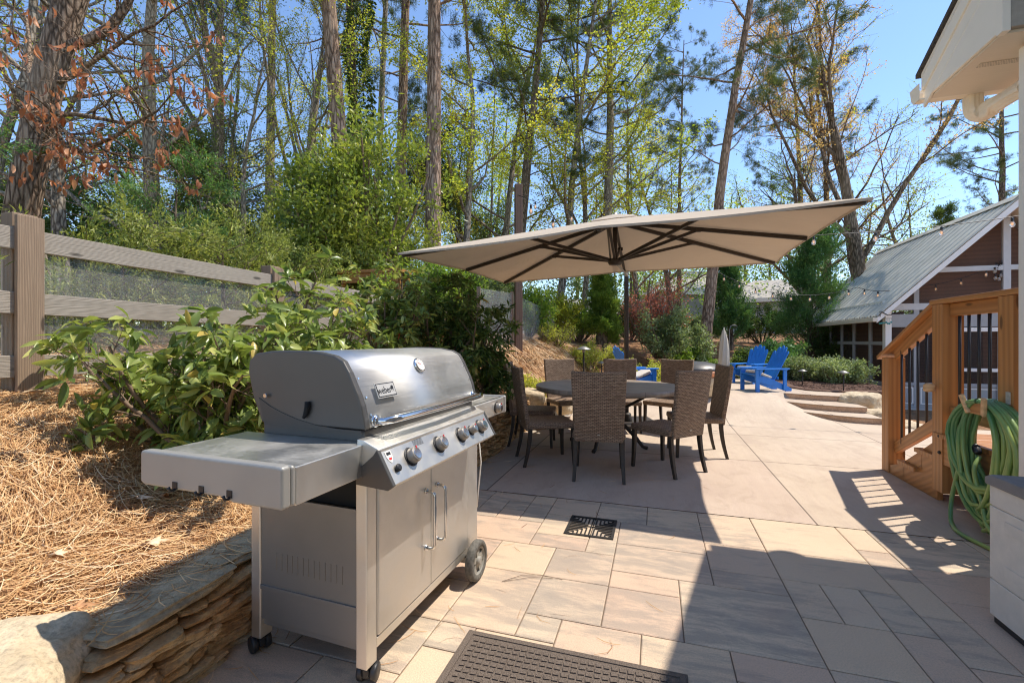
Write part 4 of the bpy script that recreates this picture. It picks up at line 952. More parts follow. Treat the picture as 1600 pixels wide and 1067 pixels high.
# ------------------------------------------------------------------ screened pool house
def pool_house():
    a0, b0, zb = 13.63, 5.49, -.38
    t = pf('pool_house', 'grey screened pool house with ribbed metal gable roof at the right', 'pool house', a0, b0, zb)
    Wd, Ln, hw = 4.7, 6.2, 2.55; ov = .36; sl = .98; rz = hw + sl*Wd/2 + .08
    def B(nm, x0, x1, y0, y1, z0, z1, mat, par=t, bv=0): m = MB(); m.bx(x0, x1, y0, y1, z0, z1); return m.build(nm, MT[mat], par, bv)
    B('floor_slab', 0, Ln, -Wd, 0, -.3, .02, 'pgrey2')
    # left side wall: y = 0 .. thickness inward (-y)
    B('corner_post', -.03, .13, -.10, .03, 0, hw, 'pwhite', bv=.004); B('corner_post', -.03, .13, -Wd-.03, -Wd+.1, 0, hw, 'pwhite', bv=.004)
    B('corner_post', Ln-.12, Ln+.02, -.1, .03, 0, hw, 'pwhite')
    m = MB()
    for x in (.95, 2.0, 2.9, 3.9, 5.1): m.bx(x-.05, x+.05, -.06, .0, .02, hw)
    for z in (2.50, 1.62): m.bx(.13, Ln-.12, -.055, -.002, z-.045, z+.045)
    m.bx(.13, Ln-.12, -.055, -.004, .55, .64); m.bx(.13, Ln-.12, -.05, -.006, .02, .1); m.build('side_framing', MT['pgrey'], t, .003)
    B('kick_panel', .14, Ln-.13, -.035, -.025, .1, .55, 'pgrey'); B('side_beam', .13, Ln, -.07, .02, hw-.06, hw+.14, 'pwhite')
    for (x0, x1) in ((.25, .84), (1.1, 1.9), (2.1, 2.8), (3.0, 3.8)):
        m = MB(); 
        for (p, q, r, s_) in ((x0, x1, .5, .52), (x0, x1, .16, .18), (x0, x0+.03, .18, .5), (x1-.03, x1, .18, .5)): m.bx(p, q, -.0245, -.015, r, s_)
        m.build('kick_trim', MT['pwhite'], t)
    m = MB(); m.add([(.13, -.03, .64), (Ln-.12, -.03, .64), (Ln-.12, -.03, 2.46), (.13, -.03, 2.46)], [(0, 1, 2, 3)]); m.build('side_screen', MT['screen'], t, recalc=False)
    # brown boarded inside
    B('inner_wall', .6, Ln-.1, -.62, -.56, .02, 2.44, 'pbrown'); B('back_wall', Ln-.06, Ln, -Wd, 0, .0, hw, 'pbrown'); B('far_wall', 0, Ln, -Wd, -Wd+.05, 0, hw, 'pgrey')
    # front wall (faces -x): plane x=0..-.0
    m = MB()
    for y in (-.62, -1.25, -2.35, -3.45, -4.08): m.bx(-.0, .07, y-.055, y+.055, .02, hw)
    m.bx(-.004, .066, -Wd+.1, -.1, 2.02, 2.34); m.bx(-.006, .06, -Wd+.1, -.1, .58, .66); m.bx(-.006, .06, -Wd+.1, -.1, .02, .1); m.build('front_framing', MT['pgrey'], t, .003)
    m = MB(); m.bx(-.008, .07, -Wd+.1, -.1, 2.44, 2.60); m.bx(-.008, .07, -Wd+.1+.75, -.85, 3.34, 3.46)
    m.bx(-.012, .075, -Wd/2-.07, -Wd/2+.07, 2.6, rz-.25); m.build('gable_framing', MT['pgrey2'], t, .003)
    m = MB()
    for y in (-.62, -1.25-.0): m.bx(-.004, .07, y-.05, y+.05, 2.60, hw+sl*(-y)-.1 if y > -1 else 2.7)
    m.build('gable_stud', MT['pgrey'], t)
    B('front_kick', .02, .035, -Wd+.1, -.1, .1, .58, 'pgrey')
    for (y0, y1) in ((-.56, -.14), (-1.17, -.70), (-2.25, -1.35), (-3.35, -2.45), (-4.0, -3.55)):
        m = MB()
        for (p, q, r, s_) in ((y0, y1, .52, .545), (y0, y1, .13, .155), (y0, y0+.03, .155, .52), (y1-.03, y1, .155, .52)): m.bx(.006, .0195, p, q, r, s_)
        m.build('kick_trim', MT['pwhite'], t)
    # white screen door
    m = MB(); 
    for (p, q, r, s_) in ((-2.27, -2.17, .1, 2.0), (-1.43, -1.33, .1, 2.0), (-2.17, -1.43, 1.9, 2.0), (-2.17, -1.43, .1, .3), (-2.17, -1.43, .95, 1.03)): m.bx(-.03, -.006, p, q, r, s_)
    d = m.build('screen_door', MT['pwhite'], t, .003)
    m = MB(); m.lathe([(.012, 0), (.026, .02), (.026, .045), (.01, .055)], 12, M=Matrix.Translation((-.03, -1.38, 1.0)) @ Matrix.Rotation(R(-90), 4, 'Y')); m.build('handle', MT['chrome'], d)
    y1 = -.1; m = MB(); m.add([(.03, -.1, .66), (.03, -Wd+.1, .66), (.03, -Wd+.1, hw), (.03, -Wd/2, rz-.2), (.03, -.1, hw)], [(0, 1, 2, 3, 4)]); m.build('front_screen', MT['screen'], t, recalc=False)
    m = MB(); m.prism([(-.1, hw-.1), (-Wd+.1, hw-.1), (-Wd/2, rz-.22)], 0, .30, .36); m.build('gable_inner_panel', MT['pbrown'], t)
    B('inner_front_panel', 1.1, 1.16, -Wd+.1, -2.5, .02, hw-.1, 'pbrown')
    # roof: ribbed metal on two slopes
    for sg in (0, 1):
        m = MB(); ang = math.atan(sl); L = (Wd/2+ov)/math.cos(ang); n = 44; x0, x1 = -.42, Ln+.3
        vs = []; w = (x1-x0)/n
        prof = []
        for i in range(n):
            x = x0 + i*w; big = .034 if i % 2 == 0 else .02; prof += [(x, 0), (x+w*.18, big), (x+w*.36, big), (x+w*.54, 0)]
        prof.append((x1, 0)); k = len(prof)
        for (q, lift) in ((0, 0), (1, 0)):
            y = -Wd/2 if q == 0 else ov
            for (x, h) in prof: vs.append((x, y, rz - sl*(y+Wd/2) + h*1.2))
        if sg: vs = [(x, -Wd-y, z) for x, y, z in vs]
        m.add(vs, [(i, i+1, k+i+1, k+i) for i in range(k-1)]); r_ = m.build('roof', MT['mroof'], t, recalc=False); so = r_.modifiers.new('th', 'SOLIDIFY'); so.thickness = .012
        # white rake boards and eave fascia
        def yy(y): return y if not sg else -Wd-y
        for (x0_, x1_, nm) in ((-.40, -.365, 'rake_board'), (Ln+.24, Ln+.28, 'rake_board')):
            m = MB(); m.prism([(yy(ov-.01), rz-sl*(Wd/2+ov)-.03), (yy(-Wd/2), rz-.03), (yy(-Wd/2), rz-.20), (yy(ov-.01), rz-sl*(Wd/2+ov)-.16)], 0, x0_, x1_); m.build(nm, MT['pwhite'], t)
        m = MB(); m.prism([(yy(ov-.02), rz-sl*(Wd/2+ov)-.03), (yy(-Wd/2), rz-.04), (yy(-Wd/2), rz-.07), (yy(ov-.02), rz-sl*(Wd/2+ov)-.06)], 0, -.365, Ln+.24); m.build('roof_soffit', MT['pwhite'], t)
        m = MB(); m.bx(-.40, Ln+.28, min(yy(ov-.03), yy(ov+.07)), max(yy(ov-.03), yy(ov+.07)), rz-sl*(Wd/2+ov)-.13, rz-sl*(Wd/2+ov)-.03); m.build('gutter', MT['gutter'], t, .01)
    m = MB(); m.prism([(-Wd/2-.14, rz-.07), (-Wd/2, rz+.075), (-Wd/2+.14, rz-.07), (-Wd/2, rz+.055)], 0, -.43, Ln+.31); m.build('ridge_cap', MT['mroof'], t)
    m = MB(); ze = rz-sl*(Wd/2+ov)-.12; m.tube(smooth_path([(Ln-.1, ov+.02, ze), (Ln-.1, ov+.02, ze-.08), (Ln-.05, ov-.1, ze-.2), (Ln-.05, .07, ze-.32), (Ln-.05, .07, ze-.6), (Ln-.05, .07, .05)], 3), .038, 10); m.build('downspout', MT['pwhite'], t)
    m = MB(); q = (-.405, .17, rz-sl*(Wd/2+.17)-.11); m.tube([(q[0], q[1]+.12, q[2]+.05), (q[0]-.01, q[1]+.12, q[2]-.09)], .008, 6); m.tube([(q[0]-.01, q[1]+.10, q[2]+.04), (q[0]-.01, q[1]-.03, q[2]-.05), (q[0]-.01, q[1]-.10, q[2]-.05), (q[0]-.01, q[1]-.12, q[2]-.01)], .010, 6); m.build('hook_bracket', MT['iron'], t)
    # chime of turquoise pieces hanging under the eave corner
    c = pf('wind_chime', 'turquoise wind chime hanging under the near eave corner of the pool house', 'wind chime', a0-.25, b0-.12, zb+hw-.32)
    m = MB(); m.tube([(0, -.13, 0), (0, .13, 0)], .006, 6); m.tube([(0, 0, 0), (0, 0, .12)], .003, 5); m.build('bar', MT['iron'], c)
    rg = random.Random(1)
    for i in range(8):
        y = -.12+.034*i; L = rg.uniform(.05, .10); m = MB(); m.tube([(0, y, 0), (0, y, -L)], .002, 4); m.lathe([(.006, -.03), (.019, -.018), (.019, .01), (.006, .02)], 8, (0, y, -L-.03)); m.build('drop', MT['turq'], c)
pool_house()

# ------------------------------------------------------------------ blue adirondack chairs
def adirondack():
    t = thing('adirondack_chair', '-', 'chair', (0, 0, 0), 0, 'blue adirondack chairs round the fire pit'); B = MT['blue']
    for s_ in (-1, 1):
        x = s_*.27; m = MB(); m.bx(x-.02, x+.02, .28, .37, 0, .50); m.build('leg', B, t, .005)
        m = MB(); pr = [(.36, .36), (.36, .24), (.0, .14), (-.40, .0), (-.52, .0), (-.53, .06), (-.40, .13), (.0, .30), (.30, .38)]; x2 = s_*.235; m.prism(pr, 0, x2-.014, x2+.014); m.build('side_rail', B, t, .004)
        m = MB(); m.prism([(s_*.20, .40), (s_*.35, .40), (s_*.37, .1), (s_*.33, -.42), (s_*.25, -.42), (s_*.22, .0)], 2, .50, .525); m.build('arm', B, t, .006)
        m = MB(); m.prism([(.30, .50), (.20, .50), (.29, .34)], 0, s_*.29-.012, s_*.29+.012); m.build('arm_bracket', B, t)
        m = MB(); m.bx(s_*.27-.018, s_*.27+.018, -.38, -.30, .03, .50); m.build('leg', B, t, .004)
    m = MB()
    for k in range(6):
        y = .34-k*.085; z = .385-k*.032; m.beam((-.25, y, z), (.25, y, z), .078, .02, up=(0, -.3, 1))
    m.build('seat', B, t, .003)
    up = Vector((0, -.46, .89)).normalized(); base = Vector((0, -.10, .20))
    for k in range(5):
        x = (k-2)*.098; L = (.80, .90, .94, .90, .80)[k]; p0 = base + Vector((x*.85, 0, 0)); p1 = p0 + up*L + Vector((x*.22, 0, 0))
        nn = Vector((0, .89, .46)); m = MB(); w = .043; d = (p1-p0).normalized(); sd = Vector((1, 0, 0)); vs = []
        out = [(-w, 0), (w, 0), (w*1.12, L*.9), (w*.8, L*.975), (0, L), (-w*.8, L*.975), (-w*1.12, L*.9)]
        for th in (-.01, .01): vs += [p0 + sd*u + d*v + nn*th for u, v in out]
        n = 7; m.add(vs, [tuple(range(n)), tuple(reversed(range(n, 2*n)))] + [(i, (i+1) % n, n+(i+1) % n, n+i) for i in range(n)]); m.build('back_slat', B, t, .003)
    m = MB(); m.beam((-.30, -.36, .49), (.30, -.36, .49), .07, .025); m.beam((-.24, -.20, .30), (.24, -.20, .30), .02, .07); m.build('back_brace', B, t, .003)
    m = MB(); m.rock((0, 0, 0), (.44, .46, .075), random.Random(3), 6, 5, .04); cu = m.build('seat_cushion', MT['cushion'], t); cu.location = (0, .12, .375); cu.rotation_euler = (.36, 0, 0)
    return t
ad = adirondack()
def put(o, px, Y, face, lb, first=False):
    x = at(px, Y); z = max(gz(x, Y), float(patio_z(*AB(x, Y)))); l = math.hypot(*face); rz = math.atan2(-face[0]/l, face[1]/l)
    if first: o.location = (x, Y, z); o.rotation_euler = (0, 0, rz); o['label'] = lb; return o
    return dup(o, (x, Y, z), rz, lb)
ad.scale = (.88, .88, .88)
put(ad, 1192, 9.2, (-1, -.12), 'nearer blue adirondack chair of the pair by the steps, with a beige cushion', True)
put(ad, 1172, 10.9, (-.85, -.55), 'blue adirondack chair behind the cushioned one near the pool house shrubs')
put(ad, 993, 9.3, (1, .25), 'blue adirondack chair behind the umbrella pole beside lime-green shrubs')
def firepit():
    x, y = at(1088, 8.7), 8.7; z = float(patio_z(*AB(x, y)))
    t = thing('fire_pit', 'round copper-rimmed fire pit bowl with a domed mesh lid', 'fire pit', (x, y, z))
    m = MB(); m.lathe([(.30, 0), (.34, .02), (.40, .25), (.42, .36), (.40, .36)], 32); m.build('base', MT['boulder'], t)
    m = MB(); m.lathe([(.40, .36), (.50, .42), (.52, .47), (.50, .475), (.40, .43)], 36); m.build('bowl', MT['copper'], t)
    m = MB(); m.lathe([(.49, .475), (.46, .53), (.34, .60), (.18, .64), (.02, .65)], 36); m.build('lid', MT['castgrey'], t)
firepit()
def ornament():
    Y = 11.6; x = at(1131, Y); z = gz(x, Y)
    t = thing('cantilever_umbrella', 'furled beige umbrella standing upright on a post beyond the blue chairs', 'umbrella', (x, Y, z))
    t.scale = (.8, .8, .86)
    m = MB(); pr = [(.03, .0), (.12, .06), (.15, .3), (.14, .7), (.11, 1.0), (.05, 1.25), (.02, 1.32)]
    vs = []; n = 28
    for k, (r, h) in enumerate(pr):
        for j in range(n): an = 2*math.pi*j/n; q = r*(1+.22*(j % 4 in (0, 1))*1.0 - .1); vs.append((q*math.cos(an+h*.6), q*math.sin(an+h*.6), .25+h))
    m.add(vs, [(k*n+j, k*n+(j+1) % n, (k+1)*n+(j+1) % n, (k+1)*n+j) for k in range(len(pr)-1) for j in range(n)], 0, True); m.build('furled_canopy', MT['cover'], t)
    m = MB(); m.tube([(.18, 0, 0), (.18, 0, 1.55), (.22, 0, 1.66), (.32, 0, 1.70), (.42, 0, 1.66)], .012, 8); m.tube([(0, 0, 0), (0, 0, 1.62)], .02, 8); m.build('post', MT['painted'], t)
ornament()
def path_light():
    t = thing('path_light', '-', 'garden light', (0, 0, 0), 0, 'low path lights in the beds')
    m = MB(); m.tube([(0, 0, -.1), (0, 0, .36)], .011, 8); m.build('stake', MT['bronze'], t)
    m = MB(); m.lathe([(.10, .375), (.098, .38), (.035, .415), (.012, .42)], 20); m.lathe([(.02, .34), (.02, .378)], 12); m.build('hat', MT['painted'], t); return t
pl = path_light()
for i, (px, Y, lb, sc) in enumerate(((912, 8.05, 'path light standing between the two far dining chairs', 1.3), (940, 10.6, 'small path light farther back in front of the lime shrubs', 1.1), (1318, 8.95, 'path light beside the top patio step', 1.0), (1254, 10.0, 'path light at the edge of the grey-green shrubs', .9))):
    x = at(px, Y); z = max(gz(x, Y), float(patio_z(*AB(x, Y)))); o = pl if i == 0 else dup(pl, (0, 0, 0), 0)
    if i == 0: z = zat(541, Y)-.42*sc
    o.location = (x, Y, z); o.scale = (sc, sc, sc); o['label'] = lb

# ------------------------------------------------------------------ string lights and their pole
def pole():
    Y = 9.6; x = at(810, Y); z = gz(x, Y); zt = zat(289, Y)
    t = thing('light_pole', 'brown square timber pole rising from the pine straw to carry string lights', 'pole', (x, Y, z-.1), R(12))
    m = MB(); m.bx(-.075, .075, -.075, .075, 0, zt-z+.1); m.build('shaft', MT['pole'], t, .006, (0, 0, 1))
    m = MB(); m.tube([(.075, 0, zt-z-.1), (.16, -.02, zt-z-.12), (.19, -.02, zt-z-.09)], .008, 6); m.build('hook', MT['iron'], t)
    return Vector((x, Y-.1, zt-.25))
ptop = pole()
def strand(label, pts, n, sag, group='string lights over the patio', r=.006, drop=.07, sc=1.0, skip=0.0):
    t = thing('string_light', label, 'string lights', pts[0], 0, group); o = Vector(pts[0]); cord = []
    for i in range(len(pts)-1):
        a, b = Vector(pts[i]), Vector(pts[i+1]); sg = sag[i]
        for k in range(24): q = k/24; cord.append(a.lerp(b, q) - Vector((0, 0, sg*4*q*(1-q))) - o)
    cord.append(Vector(pts[-1])-o); m = MB(); m.tube(cord, r, 6); m.build('cord', MT['black'], t)
    sock = MB(); sock.lathe([(.013, 0), (.016, -.01), (.016, -.05), (.013, -.055)], 8); proto = None
    D = [0]
    for i in range(1, len(cord)): D.append(D[-1] + (cord[i]-cord[i-1]).length)
    for k in range(n):
        d = D[-1]*(k+.5)/n; i = max(j for j in range(len(D)) if D[j] <= d); i = min(i, len(cord)-2); p = cord[i].lerp(cord[i+1], (d-D[i])/(D[i+1]-D[i]))
        if proto is None:
            m = MB(); m.lathe([(.012*sc, -.05*sc), (.018*sc, -.065*sc), (.031*sc, -.10*sc), (.028*sc, -.125*sc), (.012*sc, -.145*sc)], 12); b = m.build('bulb', MT['bulbglass'], t)
            m = MB(); m.lathe([(.008*sc, 0), (.017*sc, -.01*sc), (.017*sc, -.052*sc), (.013*sc, -.058*sc)], 8); s_ = m.build('socket', MT['black'], b)
            m = MB(); m.lathe([(.005*sc, -.075*sc), (.010*sc, -.095*sc), (.005*sc, -.115*sc)], 6); f = m.build('filament', MT['filament'], b); proto = (b, s_, f)
        else:
            b = proto[0].copy(); C.objects.link(b); b.parent = t
            for c in proto[1:]: c2 = c.copy(); C.objects.link(c2); c2.parent = b
        b.location = p - Vector((0, 0, .01))
gp = pf  # gable anchor of the pool house
def P3(px, py, Y): return (at(px, Y), Y, zat(py, Y))
gx = P3(1560, 413, 10.7)
strand('lower string of lit bulbs from the pool house gable sagging toward the tall pine', [gx, P3(1415, 449, 11.4), P3(1340, 449, 13.0), P3(1120, 424, 14.2)], 15, [.12, .1, .45], sc=1.15, r=.008)
strand('upper string of clear bulbs passing over the umbrella tip from the house to the pole', [P3(1640, 330, 6.5), P3(1300, 366, 7.3), tuple(ptop)], 10, [.05, .35], sc=1.0, r=.006)
strand('short string of bulbs running back from the timber pole into the trees', [tuple(ptop), P3(990, 372, 15)], 7, [.35], sc=1.5)
def cluster():
    c = thing('bulb_cluster', 'bundle of spare string light bulbs hung on the pool house gable post', 'light bulbs', (gx[0]+.02, gx[1]-.0, gx[2]-.05)); rg = random.Random(4)
    m = MB()
    for i in range(6): m.tube([(rg.uniform(-.1, .1), rg.uniform(-.05, .05), rg.uniform(-.1, .15)) for _ in range(5)], .008, 5)
    m.build('cord', MT['black'], c)
    for i in range(6):
        p = (rg.uniform(-.17, .17), rg.uniform(-.06, .02), rg.uniform(-.28, -.02)); m = MB(); m.lathe([(.014, .0), (.036, -.05), (.02, -.09)], 10, p); m.lathe([(.02, .05), (.02, 0)], 8, p, 1); m.build('bulb', [MT['bulbglass'], MT['black']], c)
cluster()
# ------------------------------------------------------------------ houses far behind
def far_house(px, Y, wd, dp, hw, hr, label, rz, name='distant_house'):
    x = at(px, Y); z = .3; t = thing(name, label, 'house', (x, Y, z), rz)
    m = MB(); m.bx(-wd/2, wd/2, 0, dp, 0, hw); m.build('wall', MT['hsiding'], t)
    m = MB(); m.add([(-wd/2-.4, -.4, hw), (wd/2+.4, -.4, hw), (wd/2+.4, dp+.4, hw), (-wd/2-.4, dp+.4, hw), (-wd/6, dp/2, hw+hr), (wd/6, dp/2, hw+hr)], [(0, 1, 5, 4), (1, 2, 5), (2, 3, 4, 5), (3, 0, 4), (0, 3, 2, 1)]); m.build('roof', MT['hroof'], t)
    m = MB(); m.bx(-wd/2-.42, wd/2+.42, -.44, -.40, hw-.22, hw+.02); m.bx(-wd/2-.05, -wd/2+.1, -.03, .0, 0, hw-.1); m.bx(wd/2-.1, wd/2+.05, -.03, .0, 0, hw-.1); m.build('trim', MT['pwhite'], t)
    for k in range(int(wd//2.4)):
        xx = -wd/2+1.2+k*2.4
        for zz in (1.2, 4.0):
            if zz+1.4 > hw: continue
            m = MB(); m.bx(xx-.5, xx+.5, -.06, -.01, zz, zz+1.4); w = m.build('window', MT['pwhite'], t)
            m = MB(); m.bx(xx-.42, xx+.42, -.075, -.062, zz+.08, zz+.66); m.bx(xx-.42, xx+.42, -.075, -.062, zz+.74, zz+1.32); m.build('pane', MT['glass'], w)
far_house(1200, 27, 4.6, 7, 3.5, 1.5, 'pale two-storey house with grey hip roof behind the evergreen at centre right', -.5)
far_house(1130, 34, 9, 8, 4.6, 2.2, 'blue-grey house glimpsed between the tall pine and the cypress', .1)
far_house(905, 36, 9, 8, 3.0, 1.6, 'low far house glimpsed under the umbrella through the trees', .1)
# ------------------------------------------------------------------ vegetation
def nrm(a): return a/np.maximum(np.linalg.norm(a, axis=-1, keepdims=True), 1e-9)
def tubes_mesh(tubes):
    VV = []; FF = []; o = 0
    for pts, rad, n in tubes:
        pts = np.asarray(pts, float); k = len(pts); t = np.empty_like(pts); t[1:-1] = pts[2:]-pts[:-2]; t[0] = pts[1]-pts[0]; t[-1] = pts[-1]-pts[-2]; t = nrm(t)
        ref = np.array([0.31, .95, .05]) if abs(t[0][2]) > .8 else np.array([.02, .03, 1.0])
        u = nrm(np.cross(t, ref)); v = np.cross(t, u); an = np.arange(n)*2*np.pi/n
        ring = pts[:, None] + (u[:, None]*np.cos(an)[None, :, None] + v[:, None]*np.sin(an)[None, :, None])*np.asarray(rad)[:, None, None]
        VV.append(ring.reshape(-1, 3)); i, j = np.meshgrid(np.arange(k-1), np.arange(n), indexing='ij'); i = i.ravel(); j = j.ravel()
        FF.append(np.stack([i*n+j, i*n+(j+1) % n, (i+1)*n+(j+1) % n, (i+1)*n+j], 1)+o); o += k*n
    return np.concatenate(VV), np.concatenate(FF)
def leaf_cards(P, Dv, L, Wd, rng, detail=0, fold=.25, droop=.3, up=None):
    # P base points, Dv unit direction
    n = len(P); Dv = nrm(Dv); ref = nrm(rng.normal(size=(n, 3))*.7 + (np.array([0, 0, 1.0]) if up is None else up)); s = nrm(np.cross(Dv, ref)); N = np.cross(s, Dv)
    L = np.broadcast_to(np.asarray(L), (n,))[:, None]; Wd = np.broadcast_to(np.asarray(Wd), (n,))[:, None]
    if detail == 0:
        V = np.stack([P, P + Dv*L*.45 + s*Wd*.5, P + Dv*L - N*L*.1, P + Dv*L*.45 - s*Wd*.5], 1); F = np.arange(n*4).reshape(n, 4)
        return V.reshape(-1, 3), F.ravel(), np.full(n, 4), np.arange(n)
    ts = [0, .28, .6, .85, 1]; ws = [0, .85, 1.0, .55, 0]; cols = []
    for t, w in zip(ts, ws):
        c = P + Dv*L*(t-.06*t*t) - N*L*droop*t*t*.6
        if w == 0: cols.append(c)
        else:
            cols.append(c + s*Wd*.5*w + N*Wd*fold*w); cols.append(c); cols.append(c - s*Wd*.5*w + N*Wd*fold*w)
    V = np.stack(cols, 1)   # 11 verts: 0 | 1 2 3 | 4 5 6 | 7 8 9 | 10
    tri = [(0, 1, 2), (0, 2, 3)]; quad = [(1, 4, 5, 2), (2, 5, 6, 3), (4, 7, 8, 5), (5, 8, 9, 6)]; tri2 = [(7, 10, 8), (8, 10, 9)]
    pat = [*tri, *quad, *tri2]; flat = np.concatenate([np.array(f) for f in pat]); lt = np.array([len(f) for f in pat])
    F = (np.arange(n)[:, None]*11 + flat[None]).ravel(); return V.reshape(-1, 3), F, np.tile(lt, n), np.repeat(np.arange(n), len(pat))
def leaves_obj(name, P, D, L, Wd, mat, parent, rng, detail=0, rnd=None, **k):
    V, F, lt, own = leaf_cards(P, D, L, Wd, rng, detail, **k)
    r = rng.random(len(P)) if rnd is None else rnd
    return npmesh(name, V, F, lt, mat, parent, rnd=r[own], smooth=detail > 0)
def grow(rng, P0, D0, L, Rr, lev, cfg, tubes, twigs, R1=None):
    k = cfg['seg'][lev]; pts = [np.array(P0, float)]; d = np.array(D0, float); d /= np.linalg.norm(d); st = L/k
    for i in range(k):
        d = d + rng.normal(size=3)*cfg['wob'][lev] + np.array([0, 0, cfg['up'][lev]]); d /= np.linalg.norm(d); pts.append(pts[-1]+d*st)
    pts = np.array(pts); re = R1 if R1 is not None else Rr*cfg.get('tip', .3); rad = np.linspace(Rr, re, k+1)
    tubes.append((pts, rad, cfg['sides'][lev]))
    if lev == cfg['max']: twigs.append(pts); return pts, rad
    if lev >= cfg['max']-1: twigs.append(pts[k//2:])
    nn = cfg['n'][lev]; t0 = cfg['t0'][lev]
    for c in range(nn):
        t = t0 + (1-t0)*(c+rng.random())/nn; q = t*k; i = min(int(q), k-1); p = pts[i] + (pts[i+1]-pts[i])*(q-i); r = rad[i]
        ax = pts[i+1]-pts[i]; ax = ax/np.linalg.norm(ax); az = rng.random()*2*math.pi; ref = np.array([1, 0, 0]) if abs(ax[2]) > .7 else np.array([0, 0, 1.0])
        u = np.cross(ax, ref); u /= np.linalg.norm(u); v = np.cross(ax, u); an = math.radians(cfg['ang'][lev] + rng.normal()*10)
        dd = ax*math.cos(an) + (u*math.cos(az)+v*math.sin(az))*math.sin(an)
        shape = cfg['shape'](t) if lev == 0 and 'shape' in cfg else (1.05-.55*t)
        grow(rng, p, dd, cfg['len'][lev]*shape*rng.uniform(.75, 1.2), min(r*.8, cfg['rad'][lev]*shape), lev+1, cfg, tubes, twigs)
    return pts, rad
def twig_points(twigs, rng, n, jit):
    segs = []
    for t in twigs: segs.append(np.stack([t[:-1], t[1:]], 1))
    sg = np.concatenate(segs); ln = np.linalg.norm(sg[:, 1]-sg[:, 0], axis=1); i = rng.choice(len(sg), n, p=ln/ln.sum()); q = rng.random((n, 1))
    P = sg[i, 0]*(1-q) + sg[i, 1]*q; D = nrm(sg[i, 1]-sg[i, 0]); return P + rng.normal(size=(n, 3))*jit, D
def make_tree(kind, seed):
    rng = np.random.default_rng(seed)
    c = {'tip': .3}
    if kind == 'pine':
        c = dict(seg=[16, 7, 4], wob=[.018, .10, .16], up=[0, .035, .06], n=[34, 8], t0=[.34, .25], ang=[76, 45], len=[2.7, 1.0], rad=[.034, .012], sides=[12, 5, 3], max=2, shape=lambda t: .45+.9*max(0, math.sin(min(1, (t-.3)/.7)*math.pi))**.6, tip=.3); H_, R_ = 21, .21
    elif kind == 'maple':    # open deciduous with forked limbs
        c = dict(seg=[9, 9, 6, 4], wob=[.05, .09, .13, .18], up=[.02, .07, .05, .04], n=[11, 8, 6], t0=[.17, .18, .2], ang=[34, 40, 45], len=[6.4, 2.4, 1.0], rad=[.085, .03, .011], sides=[10, 7, 4, 3], max=3, tip=.25, shape=lambda t: 1.25-.7*t); H_, R_ = 11, .26
    elif kind == 'sapling':   # slender multi-stem understory
        c = dict(seg=[10, 7, 4], wob=[.05, .11, .16], up=[.03, .05, .05], n=[20, 6], t0=[.2, .2], ang=[50, 48], len=[2.8, 1.1], rad=[.035, .012], sides=[7, 4, 3], max=2, tip=.2, shape=lambda t: 1.15-.6*t); H_, R_ = 11, .085
    elif kind == 'bare':
        c = dict(seg=[9, 8, 6, 4], wob=[.06, .11, .16, .2], up=[.02, .03, .02, .0], n=[13, 7, 5], t0=[.18, .2, .2], ang=[55, 48, 45], len=[4.2, 1.9, .9], rad=[.055, .02, .008], sides=[8, 5, 3, 3], max=3, tip=.25, shape=lambda t: 1.1-.5*t); H_, R_ = 10, .16
    tubes, twigs = [], []
    P, Rr = grow(rng, (0, 0, -.3), (0, 0, 1), H_, R_, 0, c, tubes, twigs, R1=R_*(.14 if kind == 'pine' else .12))
    if kind in ('pine', 'maple'):    # root flare
        tubes[0] = (P, np.where(np.arange(len(P)) == 0, R_*1.25, Rr), c['sides'][0])
    V, F = tubes_mesh(tubes); tm = npmesh('t', V, F.ravel(), np.full(len(F), 4), MT['bark_pine']); trunk = tm.data; bpy.data.objects.remove(tm)
    return trunk, twigs, rng
CROWN = {}
def crown_mesh(key, twigs, rng, style):
    def lv(n, jit, L, W_, mat, up=.35):
        P, D = twig_points(twigs, rng, n, jit); D = nrm(D*.5 + rng.normal(size=D.shape)*.7 + np.array([0, 0, -.1]))
        # clumpy tones: neighbouring leaves share a tone
        ph = np.sin(P[:, 0]*1.9+1)+np.sin(P[:, 1]*2.3)+np.sin(P[:, 2]*2.1+2); r = np.clip(.5+.16*ph+rng.normal(size=n)*.2, 0, 1)
        o = leaves_obj('c', P, D, L*rng.uniform(.6, 1.25, n), W_*rng.uniform(.7, 1.2, n), MT[mat], None, rng, rnd=r); me = o.data; bpy.data.objects.remove(o); return me
    if style == 'pine':
        n = 3600; tt = [t_[-2:] for t_ in twigs]; P, D = twig_points(tt, rng, n, .09); k = 18; PP = np.repeat(P, k, 0); DD = nrm(np.repeat(D, k, 0)*.9 + rng.normal(size=(n*k, 3))*.75)
        r = np.repeat(np.clip(.45+rng.normal(size=n)*.22, 0, 1), k); o = leaves_obj('c', PP, DD, .19, .011, MT['l_pine'], None, rng, rnd=r); me = o.data; bpy.data.objects.remove(o); return me
    return {'new': lambda: lv(19000, .07, .052, .034, 'l_new'), 'newthin': lambda: lv(9000, .06, .05, .033, 'l_new'), 'green': lambda: lv(20000, .14, .10, .06, 'l_green'), 'greenthin': lambda: lv(9000, .09, .075, .045, 'l_green'),
            'dark': lambda: lv(26000, .17, .11, .06, 'l_dark'), 'orange': lambda: lv(27000, .06, .052, .036, 'l_orange'), 'sparse': lambda: lv(3500, .06, .055, .035, 'l_new'), 'lime': lambda: lv(12000, .10, .08, .055, 'l_lime')}[style]()
TR = {}
